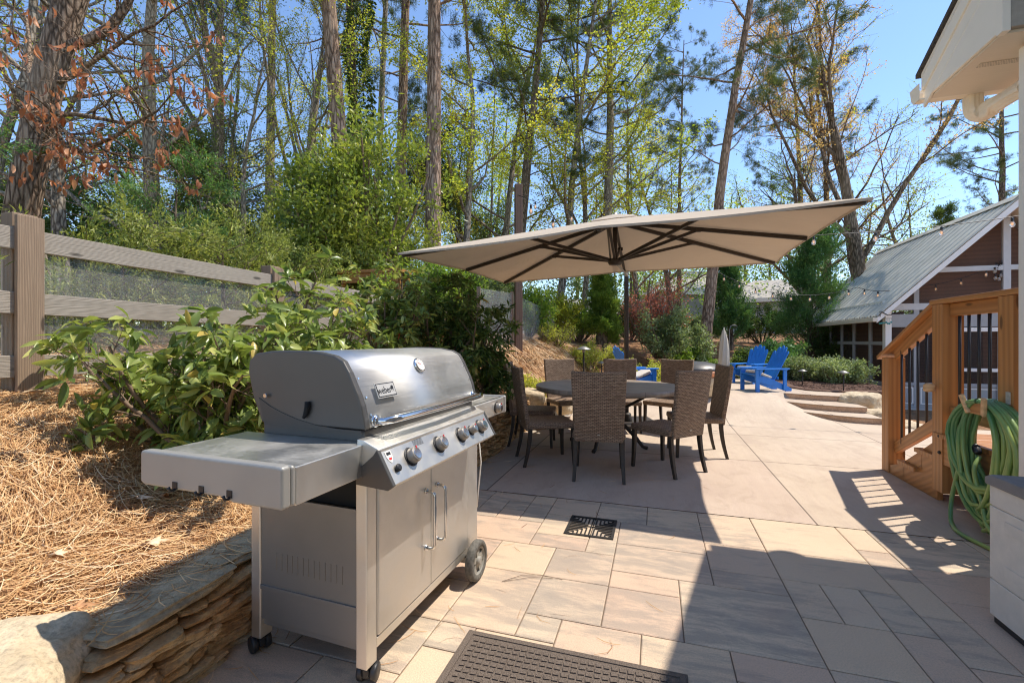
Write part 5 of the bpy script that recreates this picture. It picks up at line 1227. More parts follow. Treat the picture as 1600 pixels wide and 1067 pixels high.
def tree_data(kind, seed, style):
    k = (kind, seed)
    if k not in TR: TR[k] = make_tree(kind, seed)
    trunk, tw, _ = TR[k]; k2 = (kind, seed, style)
    if k2 not in CROWN: CROWN[k2] = crown_mesh(k2, tw, np.random.default_rng(seed+77), style)
    return trunk, CROWN[k2]
BK = {}
def tree(name, label, kind, seed, style, px, Y, h=1.0, r=1.0, top=None, bark=None, rz=0, cat='tree', group=None, zb=None):
    """top = (px at picture row 0) sets the lean sideways"""
    x = at(px, Y); z = gz(x, Y) if zb is None else zb; trunk, crown = tree_data(kind, seed, style)
    t = thing(name, label, cat, (x, Y, z-.1), 0, group)
    if top is not None:
        dz = zat(0, Y)-z; dx = at(top, Y)-x; t.rotation_euler = (0, math.atan2(dx, dz), 0)
    bk = bark or {'pine': 'bark_pine', 'maple': 'bark_dark', 'sapling': 'bark_grey', 'bare': 'bark_grey'}[kind]
    key = (kind, seed, bk)
    if key not in BK:
        me = trunk.copy(); me.materials.clear(); me.materials.append(MT[bk]); BK[key] = me
    a = link('trunk', BK[key], t); a.scale = (r, r, h); b = link('crown', crown, t); b.scale = (r, r, h)
    a.rotation_euler = b.rotation_euler = (0, 0, rz); return t
# --- the individual trees of the photograph: base column, distance, lean
tree('pine_tree', 'thick straight reddish pine trunk between the leafy evergreen and the umbrella\'s left corner', 'pine', 1, 'pine', 672, 10.6, 1.1, 1.0, 692, rz=.4)
tree('pine_tree', 'tall pine rising above the laurel, leftmost of the three thick middle trunks', 'pine', 2, 'pine', 548, 10.2, 1.1, .98, 527, rz=2.0)
tree('pine_tree', 'slimmer pine just left of the thickest middle trunk', 'pine', 1, 'pine', 622, 14.5, 1.15, .95, 632, rz=2.9)
tree('pine_tree', 'thin grey pine trunk between two thicker pines above the laurel', 'pine', 2, 'pine', 585, 18, 1.2, .85, 579, bark='bark_grey', rz=4.0)
tree('pine_tree', 'lone slim dark pine trunk left of the laurel with green leaves round it', 'pine', 1, 'pine', 420, 13.5, 1.15, .72, 411, bark='bark_grey', rz=5.0)
tree('pine_tree', 'dark pine behind the timber pole with a dense needle crown high above', 'pine', 3, 'pine', 801, 15, .78, .98, 799, bark='bark_dark', rz=1.0)
tree('pine_tree', 'tall grey pine rising above the umbrella vent with tiered needle branches on its right', 'pine', 3, 'pine', 941, 15.5, .88, .95, 952, bark='bark_grey', rz=2.2)
tree('pine_tree', 'leaning pine right of the umbrella centre with its base beside the fire pit', 'pine', 4, 'pine', 1100, 14, .84, .88, 1140, bark='bark_pine', rz=.9)
tree('pine_tree', 'slender dark pine at the far right above the pool house ridge', 'pine', 4, 'pine', 1548, 24, .9, 1.0, 1610, bark='bark_dark', rz=3.0)
tree('pine_tree', 'distant pine with dark needles left of the copper-leaved tree', 'pine', 3, 'pine', 1268, 26, .85, 1.0, 1262, bark='bark_dark', rz=4.4)
tree('pine_tree', 'far pine seen low between the umbrella pole and the leaning pine', 'pine', 2, 'pine', 1062, 30, .9, .85, 1050, bark='bark_dark', rz=2.2)
tree('maple_tree', 'large spreading tree with copper spring buds behind the pool house roof', 'maple', 11, 'orange', 1352, 16.0, 1.15, 1.15, 1352, bark='bark_dark', rz=.6)
tree('maple_tree', 'green-leaved tree low behind the umbrella\'s right tip', 'maple', 12, 'greenthin', 1268, 24, .8, 1.1, None, rz=2)
tree('tulip_tree', 'yellow-green young tree in the middle with a curved limb reaching right', 'sapling', 23, 'new', 872, 15.5, 1.3, 1.9, 880, bark='bark_grey', rz=3.4)
tree('tulip_tree', 'bright yellow-green tree behind the timber pole', 'sapling', 24, 'new', 790, 17, 1.4, 1.9, 800, bark='bark_grey', rz=1.9)
tree('tulip_tree', 'pale yellow-green tree just right of the thick middle pine', 'sapling', 21, 'new', 728, 12.5, 1.15, 1.5, 742, rz=1)
tree('tulip_tree', 'slender light green sapling left of the tall grey pine above the umbrella', 'sapling', 22, 'newthin', 905, 17, 1.25, 1.5, 912, rz=2)
tree('maple_tree', 'loose light green tree right of the tall grey pine over the umbrella vent', 'sapling', 21, 'newthin', 1002, 19, .95, 1.6, None, rz=3)
tree('bare_tree', 'bare budding tree directly left of the copper-leaved tree above the umbrella tip', 'bare', 32, 'sparse', 1290, 20, 1.15, 1.3, None, bark='bark_dark', rz=4)
tree('bare_tree', 'leafless thin-twigged tree left of the leaning pine', 'bare', 31, 'sparse', 1050, 22, .95, 1.1, None, bark='bark_dark', rz=1)
tree('bare_tree', 'sparse budding tree right of the copper-leaved one above the metal roof', 'bare', 32, 'sparse', 1450, 20, .8, 1.1, None, bark='bark_dark', rz=2)
tree('bare_tree', 'nearly leafless tree with grey forked trunk above the fence', 'bare', 31, 'sparse', 236, 9.2, 1.05, 1.15, 226, rz=3.3)
tree('bare_tree', 'leafless twiggy tree at the left edge beside the leaning oak', 'bare', 32, 'sparse', -60, 9.5, 1.0, 1.0, None, rz=.3)
tree('maple_tree', 'airy green-leaved tree filling the sky right of the forked grey trunk', 'maple', 12, 'greenthin', 335, 13.5, 1.1, .9, 340, bark='bark_grey', rz=4)
tree('maple_tree', 'green tree between the slim dark pine and the laurel', 'maple', 14, 'greenthin', 480, 14.5, 1.1, .75, 470, bark='bark_grey', rz=5)
tree('sapling', 'thin pale trunk right beside the big oak, leaning left', 'sapling', 22, 'sparse', 98, 6.6, 1.0, 1.15, 62, rz=0, bark='bark_grey')
tree('sapling', 'second thin pale trunk right of the oak, upright', 'sapling', 21, 'sparse', 118, 7.4, 1.0, 1.4, 108, rz=2, bark='bark_grey')
tree('sapling', 'light green sapling above the fence between slim pine and laurel', 'sapling', 22, 'newthin', 445, 10.5, .8, 1.0, 455, rz=4)
tree('sapling', 'light green twiggy sapling behind the second fence post', 'sapling', 21, 'newthin', 365, 9.5, .62, .9, 372, rz=5)
tree('evergreen_tree', 'dense dark evergreen tree behind the fence under the forked trunk', 'maple', 13, 'dark', 190, 13.5, .46, .85, None, bark='bark_dark', rz=1)
tree('evergreen_tree', 'dense dark evergreen tree behind the slim dark pine', 'maple', 14, 'dark', 385, 15, .48, .85, None, bark='bark_dark', rz=2)
tree('evergreen_tree', 'dark evergreen filling the gap left of the forked trunk', 'maple', 12, 'dark', 60, 14, .42, .85, None, bark='bark_dark', rz=3)
tree('evergreen_tree', 'dark evergreen tree between the middle pines low down', 'maple', 12, 'dark', 620, 17, .6, .8, None, bark='bark_dark', rz=.5)
tree('evergreen_tree', 'dark evergreen at the back left of the timber pole', 'maple', 13, 'dark', 745, 20, .62, .85, None, bark='bark_dark', rz=4.5)
# ivy-clad trunk
def ivy_tree():
    Y = 13; x = at(560, Y); z = gz(x, Y); t = thing('ivy_clad_tree', 'tree trunk wrapped in dark ivy between two pine trunks above the laurel', 'tree', (x, Y, z))
    rng = np.random.default_rng(5); trunk, _ = tree_data('pine', 2, 'pine'); me = BK[('pine', 2, 'bark_pine')]; a = link('trunk', me, t); a.scale = (.8, .8, 1.1)
    n = 9000; h = rng.uniform(0, 13, n); an = rng.uniform(0, 6.28, n); r = .22+.12*rng.random(n)+.1*np.sin(h*2.1+an); P = np.stack([r*np.cos(an), r*np.sin(an), h], 1); D = nrm(np.stack([np.cos(an), np.sin(an), -rng.random(n)], 1)+rng.normal(size=(n, 3))*.4)
    leaves_obj('ivy', P, D, .09, .08, MT['l_dark'], t, rng)
ivy_tree()
# big oak at left with clinging brown leaves
def oak():
    Y = 5.4; x0 = at(-34, Y); z0 = gz(x0, Y); t = thing('oak_tree', 'massive furrowed oak trunk leaning right at the left edge with clinging brown leaves', 'tree', (x0, Y, z0-.2))
    rng = np.random.default_rng(9); zt = zat(-120, Y)-z0
    k = 30; s_ = np.linspace(0, 1, k); pts = np.stack([(at(80, Y)-x0)*(s_**.9)*1.2, .2*s_, s_*zt*1.0], 1); pts[:, 0] += .04*np.sin(s_*7); rad = .160*(1-.06*s_) + .06*np.exp(-s_*9)
    n = 26; tubes = []; an = np.arange(n)*2*np.pi/n; ring = []
    for i in range(k):
        rr = rad[i]*(1+.05*np.sin(an*3+s_[i]*4)+.03*np.sin(an*7+s_[i]*9)); ring.append(np.stack([pts[i, 0]+rr*np.cos(an), pts[i, 1]+rr*np.sin(an), np.full(n, pts[i, 2])], 1))
    V = np.concatenate(ring); i, j = np.meshgrid(np.arange(k-1), np.arange(n), indexing='ij'); i = i.ravel(); j = j.ravel(); F = np.stack([i*n+j, i*n+(j+1) % n, (i+1)*n+(j+1) % n, (i+1)*n+j], 1)
    cfg = dict(seg=[8, 6, 4], wob=[.12, .17, .2], up=[.03, .0, -.02], n=[8, 6], t0=[.15, .15], ang=[42, 45], len=[1.3, .6], rad=[.018, .007], sides=[6, 4, 3], max=2, tip=.2)
    tw = []; tb = []
    starts = [((110, 230), (1, -.5, .05), 2.4, .035), ((105, 120), (1, -.35, .35), 2.2, .035), ((100, 60), (1, .1, .4), 2.4, .07), ((60, 190), (1, -.8, -.1), 1.7, .03), ((60, 120), (-1, .1, .5), 2.0, .05), ((110, 170), (1, -.1, .1), 2.6, .03), ((50, 250), (1, -.9, .1), 1.4, .02)]
    for (px, py), d, L, r in starts:
        p = np.array([at(px, Y)-x0, 0, zat(py, Y)-z0+.2]); i = np.argmin(abs(pts[:, 2]-p[2])); p[0] = pts[i, 0]+np.sign(d[0])*rad[i]*.6; p[1] = pts[i, 1]; grow(rng, p, d, L, r, 0, cfg, tb, tw)
    V2, F2 = tubes_mesh(tb); V = np.concatenate([V, V2]); F = np.concatenate([F, F2+k*n])
    npmesh('trunk', V, F.ravel(), np.full(len(F), 4), MT['bark_oak'], t)
    # hanging curled leaves in clusters
    Pc, Dc = twig_points(tw, rng, 75, .02); q = 7; P = np.repeat(Pc, q, 0)+rng.normal(size=(75*q, 3))*.05; D = nrm(rng.normal(size=P.shape)*.5+np.array([0, 0, -1.1]))
    leaves_obj('dead_leaves', P, D, rng.uniform(.07, .125, len(P)), rng.uniform(.03, .05, len(P)), MT['l_brown'], t, rng, 1, fold=.35, droop=.7)
oak()
# conical evergreens
def cypress(name, label, px, Y, h, w, seed, mat='l_cypress', cat='tree', n=26000, zt=None):
    x = at(px, Y); z = gz(x, Y); t = thing(name, label, cat, (x, Y, z-.1)); rng = np.random.default_rng(seed)
    tw = []; tb = []; cfg = dict(seg=[10, 5, 4], wob=[.02, .1, .15], up=[0, .10, .05], n=[60, 6], t0=[.06, .2], ang=[62, 40], len=[w*1.05, w*.42], rad=[.03, .01], sides=[7, 3, 3], max=2, tip=.1, shape=lambda t_: (1.06-t_)**.75*1.0)
    grow(rng, (0, 0, 0), (0, 0, 1), h, .09, 0, cfg, tb, tw); V, F = tubes_mesh(tb); npmesh('trunk', V, F.ravel(), np.full(len(F), 4), MT['bark_dark'], t)
    P, D = twig_points(tw, rng, n, .04*w+.02); D = nrm(D*.8+rng.normal(size=D.shape)*.45+np.array([0, 0, .15])); r = np.clip(.45+.2*np.sin(P[:, 2]*5+P[:, 0]*6)+rng.normal(size=n)*.2, 0, 1)
    leaves_obj('crown', P, D, rng.uniform(.06, .16, n), rng.uniform(.012, .03, n), MT[mat], t, rng, rnd=r)
cypress('cypress_tree', 'bright green feathery cypress left of the umbrella pole', 945, 13, 2.9, .62, 1, mat='l_green')
cypress('cypress_tree', 'tall dark green cypress right of the leaning pine\'s base', 1142, 15, 3.7, .85, 2)
cypress('evergreen_tree', 'wide blue-green evergreen beside the pool house roof', 1262, 15.5, 4.4, 1.45, 3, n=34000)
cypress('evergreen_tree', 'small conical cedar above the metal roof', 1462, 19, 6.0, 1.0, 4, 'l_dark')
cypress('cypress_tree', 'narrow dark conifer just behind the timber pole\'s left', 779, 12.2, 1.7, .7, 5, 'l_dark')
# hemlock / leyland screens right behind the fence
def hemlock(label, a, b, h, seed, n=15000, mat='l_hemlock', w=1.1):
    x, y, _ = W(a, b); z = gz(x, y); t = thing('hemlock_tree', label, 'tree', (x, y, z-.1)); rng = np.random.default_rng(seed); tb = []; tw = []
    cfg = dict(seg=[8, 7, 5], wob=[.04, .1, .15], up=[.02, .015, -.02], n=[22, 10], t0=[.02, .12], ang=[66, 50], len=[w*1.3, .5], rad=[.016, .006], sides=[6, 3, 3], max=2, tip=.2, shape=lambda t_: 1.1-.6*t_)
    grow(rng, (0, 0, 0), (0, 0, 1), h, .04, 0, cfg, tb, tw); V, F = tubes_mesh(tb); npmesh('trunk', V, F.ravel(), np.full(len(F), 4), MT['bark_dark'], t)
    P, D = twig_points(tw, rng, n, .025); D = nrm(D*.9+rng.normal(size=D.shape)*.4+np.array([0, 0, -.12])); leaves_obj('crown', P, D, rng.uniform(.03, .075, n), rng.uniform(.01, .018, n), MT[mat], t, rng)
for i, (a, b, h, lb, mt) in enumerate(((1.2, -5.0, 1.45, 'yellow-green feathery hemlock behind the leftmost fence panel', 'l_hemlock'), (3.2, -5.0, 1.3, 'feathery hemlock right of the left fence post', 'l_hemlock'), (4.4, -5.2, 1.5, 'tallest feathery hemlock behind the middle of the fence', 'l_hemlock'), (5.6, -5.3, 1.25, 'hemlock behind the second fence post', 'l_hemlock'), (6.9, -5.2, 1.3, 'hemlock behind the fence right of the second post', 'l_hemlock'),
                         (2.3, -6.6, 2.3, 'dark hemlock standing farther behind the left fence panel', 'l_cypress'), (5.0, -6.9, 2.6, 'dark hemlock farther behind the middle fence panel', 'l_cypress'), (7.4, -6.6, 2.7, 'dark hemlock farther back, left of the laurel', 'l_cypress'), (8.4, -5.0, 1.9, 'hemlock at the far end of the rail fence', 'l_hemlock'))):
    hemlock(lb, a, b, h, 40+i, mat=mt)
# --- shrubs
def shrub(name, label, px, Y, rx, ry, h, n, L, Wd, mat, seed, zb=None, cat='shrub', stems=9, detail=0, stemmat='twig', base=.15, group=None, lean=0, ptr=None, wh=None, fold=.25, droop=.3, xy=None):
    x, y = (at(px, Y), Y) if xy is None else xy; z = gz(x, y) if zb is None else zb; t = thing(name, label, cat, (x, y, z-.05), 0, group); rng = np.random.default_rng(seed)
    tb = []; tw = []
    for k in range(stems):
        az = rng.random()*6.28; rr = rng.random()**.5; tx, ty = rx*rr*math.cos(az), ry*rr*math.sin(az); tz = h*(1-.45*rr**2)*rng.uniform(.75, 1.0); d = np.array([tx, ty, tz*.9]); Ls = np.linalg.norm([tx, ty, tz])
        cfg = dict(seg=[7, 5, 3], wob=[.08, .14, .18], up=[.06, .05, .03], n=[7, 5], t0=[base+.1, .15], ang=[42, 42], len=[Ls*.42, Ls*.2], rad=[.008, .004], sides=[5, 3, 3], max=2, tip=.3)
        grow(rng, (tx*.12, ty*.12, 0), d, Ls, .014+.008*h, 0, cfg, tb, tw)
    V, F = tubes_mesh(tb); npmesh('stems', V, F.ravel(), np.full(len(F), 4), MT[stemmat], t)
    if wh is None:
        P, D = twig_points(tw, rng, n, .03+.03*h*0.5); D = nrm(D*.6+rng.normal(size=D.shape)*.6+np.array([0, 0, .1])); ph = np.sin(P[:, 0]*4+seed)+np.sin(P[:, 1]*5)+np.sin(P[:, 2]*4); r = np.clip(.5+.12*ph+rng.normal(size=n)*.2, 0, 1)
    else:   # whorls of leaves at the shoot ends
        ends = np.array([q[-1] for q in tw if len(q) > 2]); dirs = nrm(np.array([q[-1]-q[-2] for q in tw if len(q) > 2])); i = rng.choice(len(ends), wh, replace=wh > len(ends)); k = max(5, n//wh); E = np.repeat(ends[i], k, 0); A_ = np.repeat(nrm(dirs[i]+np.array([0, 0, .4])), k, 0)
        rv = rng.normal(size=E.shape); rad_ = nrm(rv-A_*np.sum(rv*A_, 1, keepdims=True)); el = rng.uniform(-.35, .75, (len(E), 1)); D = nrm(rad_+A_*el); P = E + A_*rng.uniform(-.05, .015, (len(E), 1))
        r = np.clip(np.repeat(rng.uniform(.2, .75, wh), k)+rng.normal(size=len(E))*.14, 0, .9); sp = rng.random(len(E)); r = np.where(sp > .9993, 1.0, np.where(sp > .985, .95, r))
    leaves_obj('foliage', P, D, L*rng.uniform(.65, 1.15, len(P)), Wd*rng.uniform(.75, 1.1, len(P)), MT[mat], t, rng, detail, rnd=r, fold=fold, droop=droop); return t
shrub('rhododendron', 'large-leaved rhododendron in front of the fence at left, one leaf turned red', 255, 2.9, .86, .45, 1.03, 2300, .135, .040, 'l_rhodo', 3, detail=1, wh=290, stems=16, droop=.45, xy=(-1.88, 2.85))
shrub('rhododendron', 'low rhododendron shoots over the straw just behind the grill side shelf', 300, 2.6, .4, .32, .5, 1000, .13, .04, 'l_rhodo', 33, detail=1, wh=130, stems=9, droop=.45, xy=(-1.80, 2.78))
shrub('rhododendron', 'rhododendron reaching highest beside the second fence post behind the grill lid', 400, 3.7, .62, .45, 1.25, 1100, .14, .043, 'l_rhodo', 4, detail=1, wh=150, stems=9, droop=.45, xy=(-1.85, 3.75))
shrub('rhododendron', 'rhododendron with small upright leaves right behind the grill lid', 555, 4.4, .75, .5, 1.38, 2600, .10, .034, 'l_rhodo', 5, detail=1, wh=330, stems=12, droop=.3, xy=(-1.35, 4.75))
shrub('pieris_shrub', 'tall dark drooping-leaved shrub between the grill and the table', 712, 5.0, .75, .55, 1.42, 7500, .105, .024, 'l_pieris', 6, detail=1, wh=800, stems=18, droop=.8, xy=(-.72, 5.45))
shrub('pieris_shrub', 'low part of dark drooping shrub hanging over the stone wall behind the right burner', 760, 5.6, .4, .35, .62, 2600, .10, .022, 'l_pieris', 7, detail=1, wh=300, stems=10, droop=.9, xy=(-.42, 5.55))
shrub('laurel_tree', 'big glossy bright green laurel rising over the shrubs in front of the pines', 573, 8.4, 1.15, .9, 4.35, 26000, .10, .05, 'l_laurel', 8, stems=22, cat='tree', base=.05, xy=(at(568, 8.6), 8.6))
shrub('laurel_shrub', 'shadowed green shrub filling behind the rhododendrons by the fence end', 640, 7.4, .9, .6, 1.5, 9000, .08, .035, 'l_green', 9, stems=14)
shrub('azalea_shrub', 'red-flowering bush under the umbrella right of its pole', 1030, 13.6, 1.0, .7, 2.5, 2600, .07, .05, 'l_red', 10, stems=14)
shrub('camellia_shrub', 'dark green camellia bush right in front of the red-flowering one', 1052, 12.8, .85, .7, 1.9, 11000, .08, .045, 'l_silver', 11, stems=14)
shrub('azalea_shrub', 'reddish twiggy bush directly right of the umbrella pole', 1008, 14.6, .9, .6, 2.3, 2500, .05, .03, 'l_brown', 12, stems=20)
shrub('spirea_shrub', 'lime-green low shrub behind the path lights', 925, 11.2, .85, .5, .62, 5500, .05, .03, 'l_lime', 13, stems=16)
shrub('spirea_shrub', 'lime-green low shrub behind the lone blue chair', 1012, 10.9, .8, .5, .6, 5500, .05, .03, 'l_lime', 14, stems=16)
shrub('spirea_shrub', 'small yellow-green shrub beside the leftmost far dining chair', 832, 8.0, .35, .3, .42, 2200, .045, .025, 'l_lime', 15, stems=14)
shrub('spirea_shrub', 'pale thin shrub on the pine straw between pole and lime shrubs', 870, 11.5, .6, .4, .6, 1800, .045, .025, 'l_lime', 16, stems=14)
shrub('lavender_plant', 'small purple-flowered plant behind the round table', 925, 8.7, .3, .25, .2, 900, .04, .02, 'l_silver', 17, stems=14)
for i, (px, Y, rx, h, lb) in enumerate(((1235, 11.6, .62, .62, 'grey-green shrub behind the cushioned blue chair'), (1272, 11.2, .6, .62, 'grey-green shrub at the middle of the row by the pool house'), (1316, 10.6, .62, .66, 'rightmost grey-green shrub beside the pool house kick panels'), (1113, 12.4, .6, .45, 'grey-green shrub behind the fire pit'))):
    shrub('boxwood_shrub', lb, px, Y, rx, .5, h, 6500, .06, .032, 'l_silver', 20+i, stems=18, zb=.28, group='grey-green shrubs by the upper patio')
for i, (px, Y, rx, h, mt, lb) in enumerate(((905, 15.5, .9, 1.3, 'l_green', 'leafy shrub behind the wire fence end left of the bright cypress'), (985, 17, 1.0, 1.6, 'l_dark', 'dark shrub behind the umbrella pole'), (1190, 17, 1.1, 1.5, 'l_dark', 'dark shrub between the two cypresses behind the blue chairs'), (1215, 13.6, .8, 1.1, 'l_cypress', 'low dark evergreen shrub behind the blue chairs'), (1300, 15, .8, 1.3, 'l_dark', 'dark shrub left of the pool house downspout'),
                           (860, 14, .9, 1.7, 'l_new', 'yellow-green twiggy shrub behind the wire fence'), (1078, 12.6, .5, .75, 'l_green', 'low green shrub between the fire pit and the leaning pine'), (1168, 12.6, .6, .8, 'l_dark', 'low dark shrub directly behind the farther blue chair'), (1205, 12.2, .6, .9, 'l_cypress', 'mid-height green shrub behind the cushioned blue chair\'s back'), (820, 11.8, .7, 1.5, 'l_green', 'green shrub against the wire fence right of the timber pole'), (748, 10.5, .9, 1.6, 'l_silver', 'pale green shrub left of the timber pole'), (700, 9.6, .9, 1.5, 'l_green', 'mid-green shrub behind the dark drooping one'), (1090, 17, 1.2, 1.0, 'l_silver', 'pale shrub row behind the leaning pine\'s base'))):
    shrub('woodland_shrub', lb, px, Y, rx, .7, h, 7000, .085, .045, mt, 60+i, stems=14)
# young evergreen magnolias / hollies right behind fence, dark band
for i, (px, Y, rx, h, mt, lb) in enumerate(((30, 9.5, 1.4, 3.0, 'l_dark', 'dark holly bush behind the big oak'), (150, 10.5, 1.5, 3.3, 'l_dark', 'dark holly bush behind the two thin pale trunks'), (290, 11, 1.6, 3.3, 'l_dark', 'dark holly bush behind the tallest hemlock'), (420, 11.5, 1.5, 3.2, 'l_dark', 'dark holly bush left of the laurel'), (505, 12.2, 1.3, 3.6, 'l_green', 'green holly tree just behind the laurel'))):
    shrub('holly_bush', lb, px, Y, rx, 1.0, h, 15000, .10, .055, mt, 80+i, stems=20, base=.02)
def board():
    Y = 7.3; x = at(585, Y); t = thing('wooden_bench', 'plain brown wooden bench glimpsed between the laurel and the shrubs', 'bench', (x, Y, gz(x, Y)), -.25)
    zt = zat(424, Y)-gz(x, Y)
    m = MB(); m.bx(-.55, .55, -.2, .2, zt-.05, zt); m.build('seat', MT['cedar'], t, .004, (1, 0, 0)); m = MB(); m.bx(-.5, .5, -.17, -.14, zt-.2, zt-.052); m.build('apron', MT['cedar'], t, .004, (1, 0, 0))
    for sx in (-.48, .48):
        for sy in (-.16, .16): m = MB(); m.bx(sx-.04, sx+.04, sy-.03 if sy > 0 else sy+.032, sy+.03 if sy > 0 else sy+.07, -.1, zt-.052); m.build('leg', MT['cedar'], t)
board()
# --- the wood beyond, one mass
def far_woods():
    rng = np.random.default_rng(99); tubes = []; P = []; c = dict(seg=[8, 4], wob=[.03, .12], up=[0, .03], n=[16], t0=[.25], ang=[60], len=[3.0], rad=[.04], sides=[5, 3], max=1, tip=.2)
    tw = []
    for k in range(85):
        Y = rng.uniform(30, 62); px = rng.uniform(-150, 1750); x = at(px, Y); z = gz(x, Y)
        hh = rng.uniform(9, 21) if px < 1000 else rng.uniform(7, 14); grow(rng, (x, Y, z-.3), (rng.normal()*.03, 0, 1), hh, rng.uniform(.10, .2), 0, c, tubes, tw)
    V, F = tubes_mesh(tubes); n = 110000; Pp, D = twig_points(tw, rng, n, .5); D = nrm(rng.normal(size=D.shape)); r0 = np.clip(.45+.2*np.sin(Pp[:, 0]*.5)+rng.normal(size=n)*.2, 0, 1)
    m = 80000; Y = rng.uniform(26, 60, m); px = rng.uniform(-150, 1750, m); x = (px-800)/K*Y; hh = (2.4+1.5*np.abs(np.sin(x*.33)+.6*np.sin(x*.9+1)))*rng.random(m)**.8*1.35; z = ground_z(x, Y)+hh; Q = np.stack([x, Y, z], 1)
    A1, F1, l1, o1 = leaf_cards(np.concatenate([Pp, Q]), np.concatenate([D, nrm(rng.normal(size=Q.shape))]), np.concatenate([np.full(n, .20), np.full(m, .20)]), .13, rng)
    r = np.concatenate([r0, np.clip(.35+.2*np.sin(x)+rng.normal(size=m)*.2, 0, 1)]); VV = np.concatenate([V, A1]); FF = np.concatenate([F.ravel(), F1+len(V)]); lt = np.concatenate([np.full(len(F), 4), l1]); mi = np.concatenate([np.zeros(len(F)), np.where(rng.random(n+m) < .55, 1, 2)]).astype(int)
    mi[len(F)+n:] = np.where(np.sin(x*.4) > 0, 3, 1); rn = np.concatenate([np.zeros(len(F)), r])
    o = npmesh('far_woods', VV, FF, lt, [MT['bark_dark'], MT['l_green'], MT['l_new'], MT['l_dark']], rnd=rn, smooth=False, midx=mi); tag(o, 'mixed spring woodland far behind the yard', 'woods', kind='stuff')
far_woods()
# --- pine straw: loose needles over the bed
def straw():
    rng = np.random.default_rng(17); PP = []; LL = []; WW = []
    def patch(n, a0, a1, b0, b1, L, w, fade=None):
        a = rng.uniform(a0, a1, n); e = edge_b(a); b = rng.uniform(b0, b1, n); ok = b < e-.10; a, b = a[ok], b[ok]; PP.append(np.stack([a, b], 1)); LL.append(np.full(len(a), L)); WW.append(np.full(len(a), w))
    patch(78000, .1, 3.6, -4.1, -1.5, .17, .0017); patch(16000, 3.4, 7, -4.2, -1.7, .18, .003); patch(26000, 6.8, 12.5, -5, .4, .2, .0055); patch(9000, 1, 8, -8, -4, .2, .004)
    nb_ = len(np.concatenate(PP)); a = rng.uniform(1.0, 6.5, 2600); PP.append(np.stack([a, edge_b(a)-.36+.34*rng.random(2600)**2.2], 1)); LL.append(np.full(2600, .15)); WW.append(np.full(2600, .0022))
    a = rng.uniform(.3, 5.5, 260); PP.append(np.stack([a, edge_b(a)+.06+rng.random(260)**3*2.2], 1)); LL.append(np.full(260, .12)); WW.append(np.full(260, .0016))
    ab = np.concatenate(PP); L = np.concatenate(LL)*rng.uniform(.5, 1.15, len(ab)); Wd = np.concatenate(WW); n = len(ab); kind_ = np.concatenate([np.zeros(nb_), np.ones(2600), np.full(260, 2)]); x = ab[:, 0]*S+ab[:, 1]*Co; y = ab[:, 0]*Co-ab[:, 1]*S
    # needles lie in drifts of a shared direction
    th = 1.2*np.sin(x*2.1+.5)+1.3*np.sin(y*1.9+x)+rng.normal(size=n)*.75; d = np.stack([np.cos(th), np.sin(th)], 1); bend = rng.normal(size=n)*.22
    pts = []
    lift = rng.random(n)**1.7*.05 + .003; tilt = rng.normal(size=n)*.10; side = np.stack([-d[:, 1], d[:, 0]], 1)
    for q in (-.5, -.15, .2, .5):
        px_ = x+d[:, 0]*L*q+side[:, 0]*bend*L*(q*q*2-.2); py_ = y+d[:, 1]*L*q+side[:, 1]*bend*L*(q*q*2-.2); pz = np.where(kind_ == 1, wall_h(ab[:, 0])+.014+lift*.25+tilt*L*q*.2, np.where(kind_ == 2, .004+lift*.05, ground_z(px_, py_)+lift+tilt*L*q))
        pts.append(np.stack([px_, py_, pz], 1))
    vs = []
    for i, p in enumerate(pts):
        w = Wd*(.6 if i in (0, 3) else 1); s3 = np.stack([side[:, 0]*w*.7, side[:, 1]*w*.7, w*.45*np.sign(bend)], 1); vs += [p-s3, p+s3]
    V = np.stack(vs, 1).reshape(-1, 3); F = (np.arange(n)[:, None, None]*8 + np.array([[0, 1, 3, 2], [2, 3, 5, 4], [4, 5, 7, 6]])[None]).reshape(-1)
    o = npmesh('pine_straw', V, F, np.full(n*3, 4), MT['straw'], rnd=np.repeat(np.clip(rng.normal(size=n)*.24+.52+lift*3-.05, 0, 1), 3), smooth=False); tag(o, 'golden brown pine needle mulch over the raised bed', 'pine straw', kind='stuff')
straw()
# fallen leaves on the straw near the wall
def fallen(x, y, rz, label, s, seed, mat='l_brown', lobes=True):
    rg = random.Random(seed); m = MB(); out = []
    for k in range(14):
        an = k/14*2*math.pi; r = s*(1.0 if k % 2 == 0 else .45)*(.75+.5*rg.random())*(1.5 if k in (0, 7) else 1); out.append((r*math.cos(an)*1.3, r*math.sin(an)*.75, .012*math.sin(an*2)+rg.uniform(0, .012)))
    vs = [(0, 0, -.002)] + out; m.add(vs, [(0, k+1, (k+1) % 14+1) for k in range(14)], 0, True); o = m.build('fallen_leaf', MT[mat], recalc=False); o.location = (x, y, gz(x, y)+.045); o.rotation_euler = (.25, .15, rz)
    so = o.modifiers.new('th', 'SOLIDIFY'); so.thickness = .0008; tag(o, label, 'leaf', 'fallen leaves on the pine straw')
MT['paleleaf'] = simple('pale_dry_leaf', (.62, .48, .34), .7, var=.2, scale=30)
MT['palebrown'] = simple('brown_dry_leaf', (.48, .26, .13), .7, var=.2, scale=30)
fallen(-1.62, 2.05, .9, 'largest pale oak leaf lying on the pine straw left of the grill', .045, 1, 'paleleaf'); fallen(-1.92, 2.35, .2, 'pale leaf under the grill side shelf on the straw', .03, 2, 'paleleaf'); fallen(-1.85, 2.42, 2.0, 'brown leaf beside the pale one under the side shelf', .03, 3, 'palebrown')
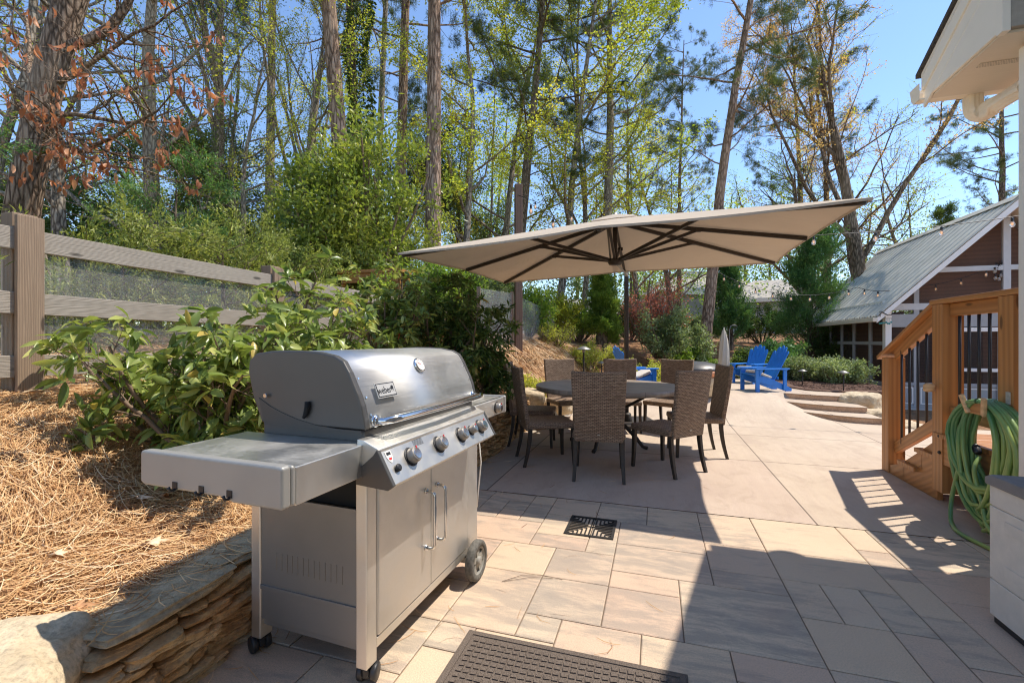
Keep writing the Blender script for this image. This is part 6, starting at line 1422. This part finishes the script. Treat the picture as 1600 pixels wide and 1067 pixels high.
fallen(-1.85, 1.85, 1.2, 'small tan leaf on the straw farther from the wall', .03, 4, 'paleleaf'); fallen(-2.05, 1.8, 2.6, 'long pale leaf among needles at the bed centre', .035, 5, 'paleleaf'); fallen(-1.55, 1.62, .4, 'dry leaf near the boulder at the lower left', .03, 6, 'palebrown')
# a few stray twigs on the paving
def stray():
    t = thing('pine_twig', 'thin curved pine needles lying on the pavers right of the grill wheel', 'twig', (at(830, 2.5)+.0, 2.5, .004)); m = MB()
    m.tube([(-.16, -.03, 0), (-.05, .03, .004), (.05, .035, .003), (.17, -.01, 0)], .0014, 4); m.tube([(-.15, -.03, 0), (0, .01, .003), (.12, .0, 0)], .0012, 4); m.build('needles', MT['twig'], t)
stray()

# ------------------------------------------------------------------ sky, sun, camera
SUN = Vector((.525, .128, 1.0)).normalized(); el = math.asin(SUN.z)
w = bpy.data.worlds.new('World'); bpy.context.scene.world = w; w.use_nodes = True; nt = w.node_tree
sky = nt.nodes.new('ShaderNodeTexSky'); sky.sky_type = 'NISHITA'; sky.sun_disc = False; sky.sun_elevation = el; sky.sun_rotation = math.atan2(SUN.x, SUN.y); sky.altitude = 600; sky.air_density = 1.0; sky.dust_density = .2; sky.ozone_density = 4.0
bg = nt.nodes['Background']; bg.inputs['Strength'].default_value = .135; nt.links.new(sky.outputs[0], bg.inputs[0])
l = bpy.data.lights.new('sun', 'SUN'); l.energy = 2.85; l.angle = R(.53); l.color = (1, .935, .85); lo = bpy.data.objects.new('sun', l); C.objects.link(lo); lo.rotation_euler = SUN.to_track_quat('Z', 'Y').to_euler()
cam = bpy.data.cameras.new('camera'); co = bpy.data.objects.new('camera', cam); C.objects.link(co); co.location = (0, 0, H); co.rotation_euler = (R(90), 0, 0)
cam.sensor_width = 36; cam.lens = K/1600*36; cam.shift_y = -(533.5-HZ)/1600; cam.clip_end = 2000; cam.clip_start = .05
sc = bpy.context.scene; sc.camera = co
sc.view_settings.view_transform = 'Standard'; sc.view_settings.look = 'None'; sc.view_settings.exposure = .98; sc.view_settings.gamma = 1
sc.cycles.max_bounces = 8; sc.cycles.transparent_max_bounces = 24; sc.cycles.use_adaptive_sampling = True; sc.cycles.adaptive_threshold = .012; sc.cycles.pixel_filter_type = 'BLACKMAN_HARRIS'; sc.cycles.filter_width = 1.15; sc.cycles.use_denoising = True
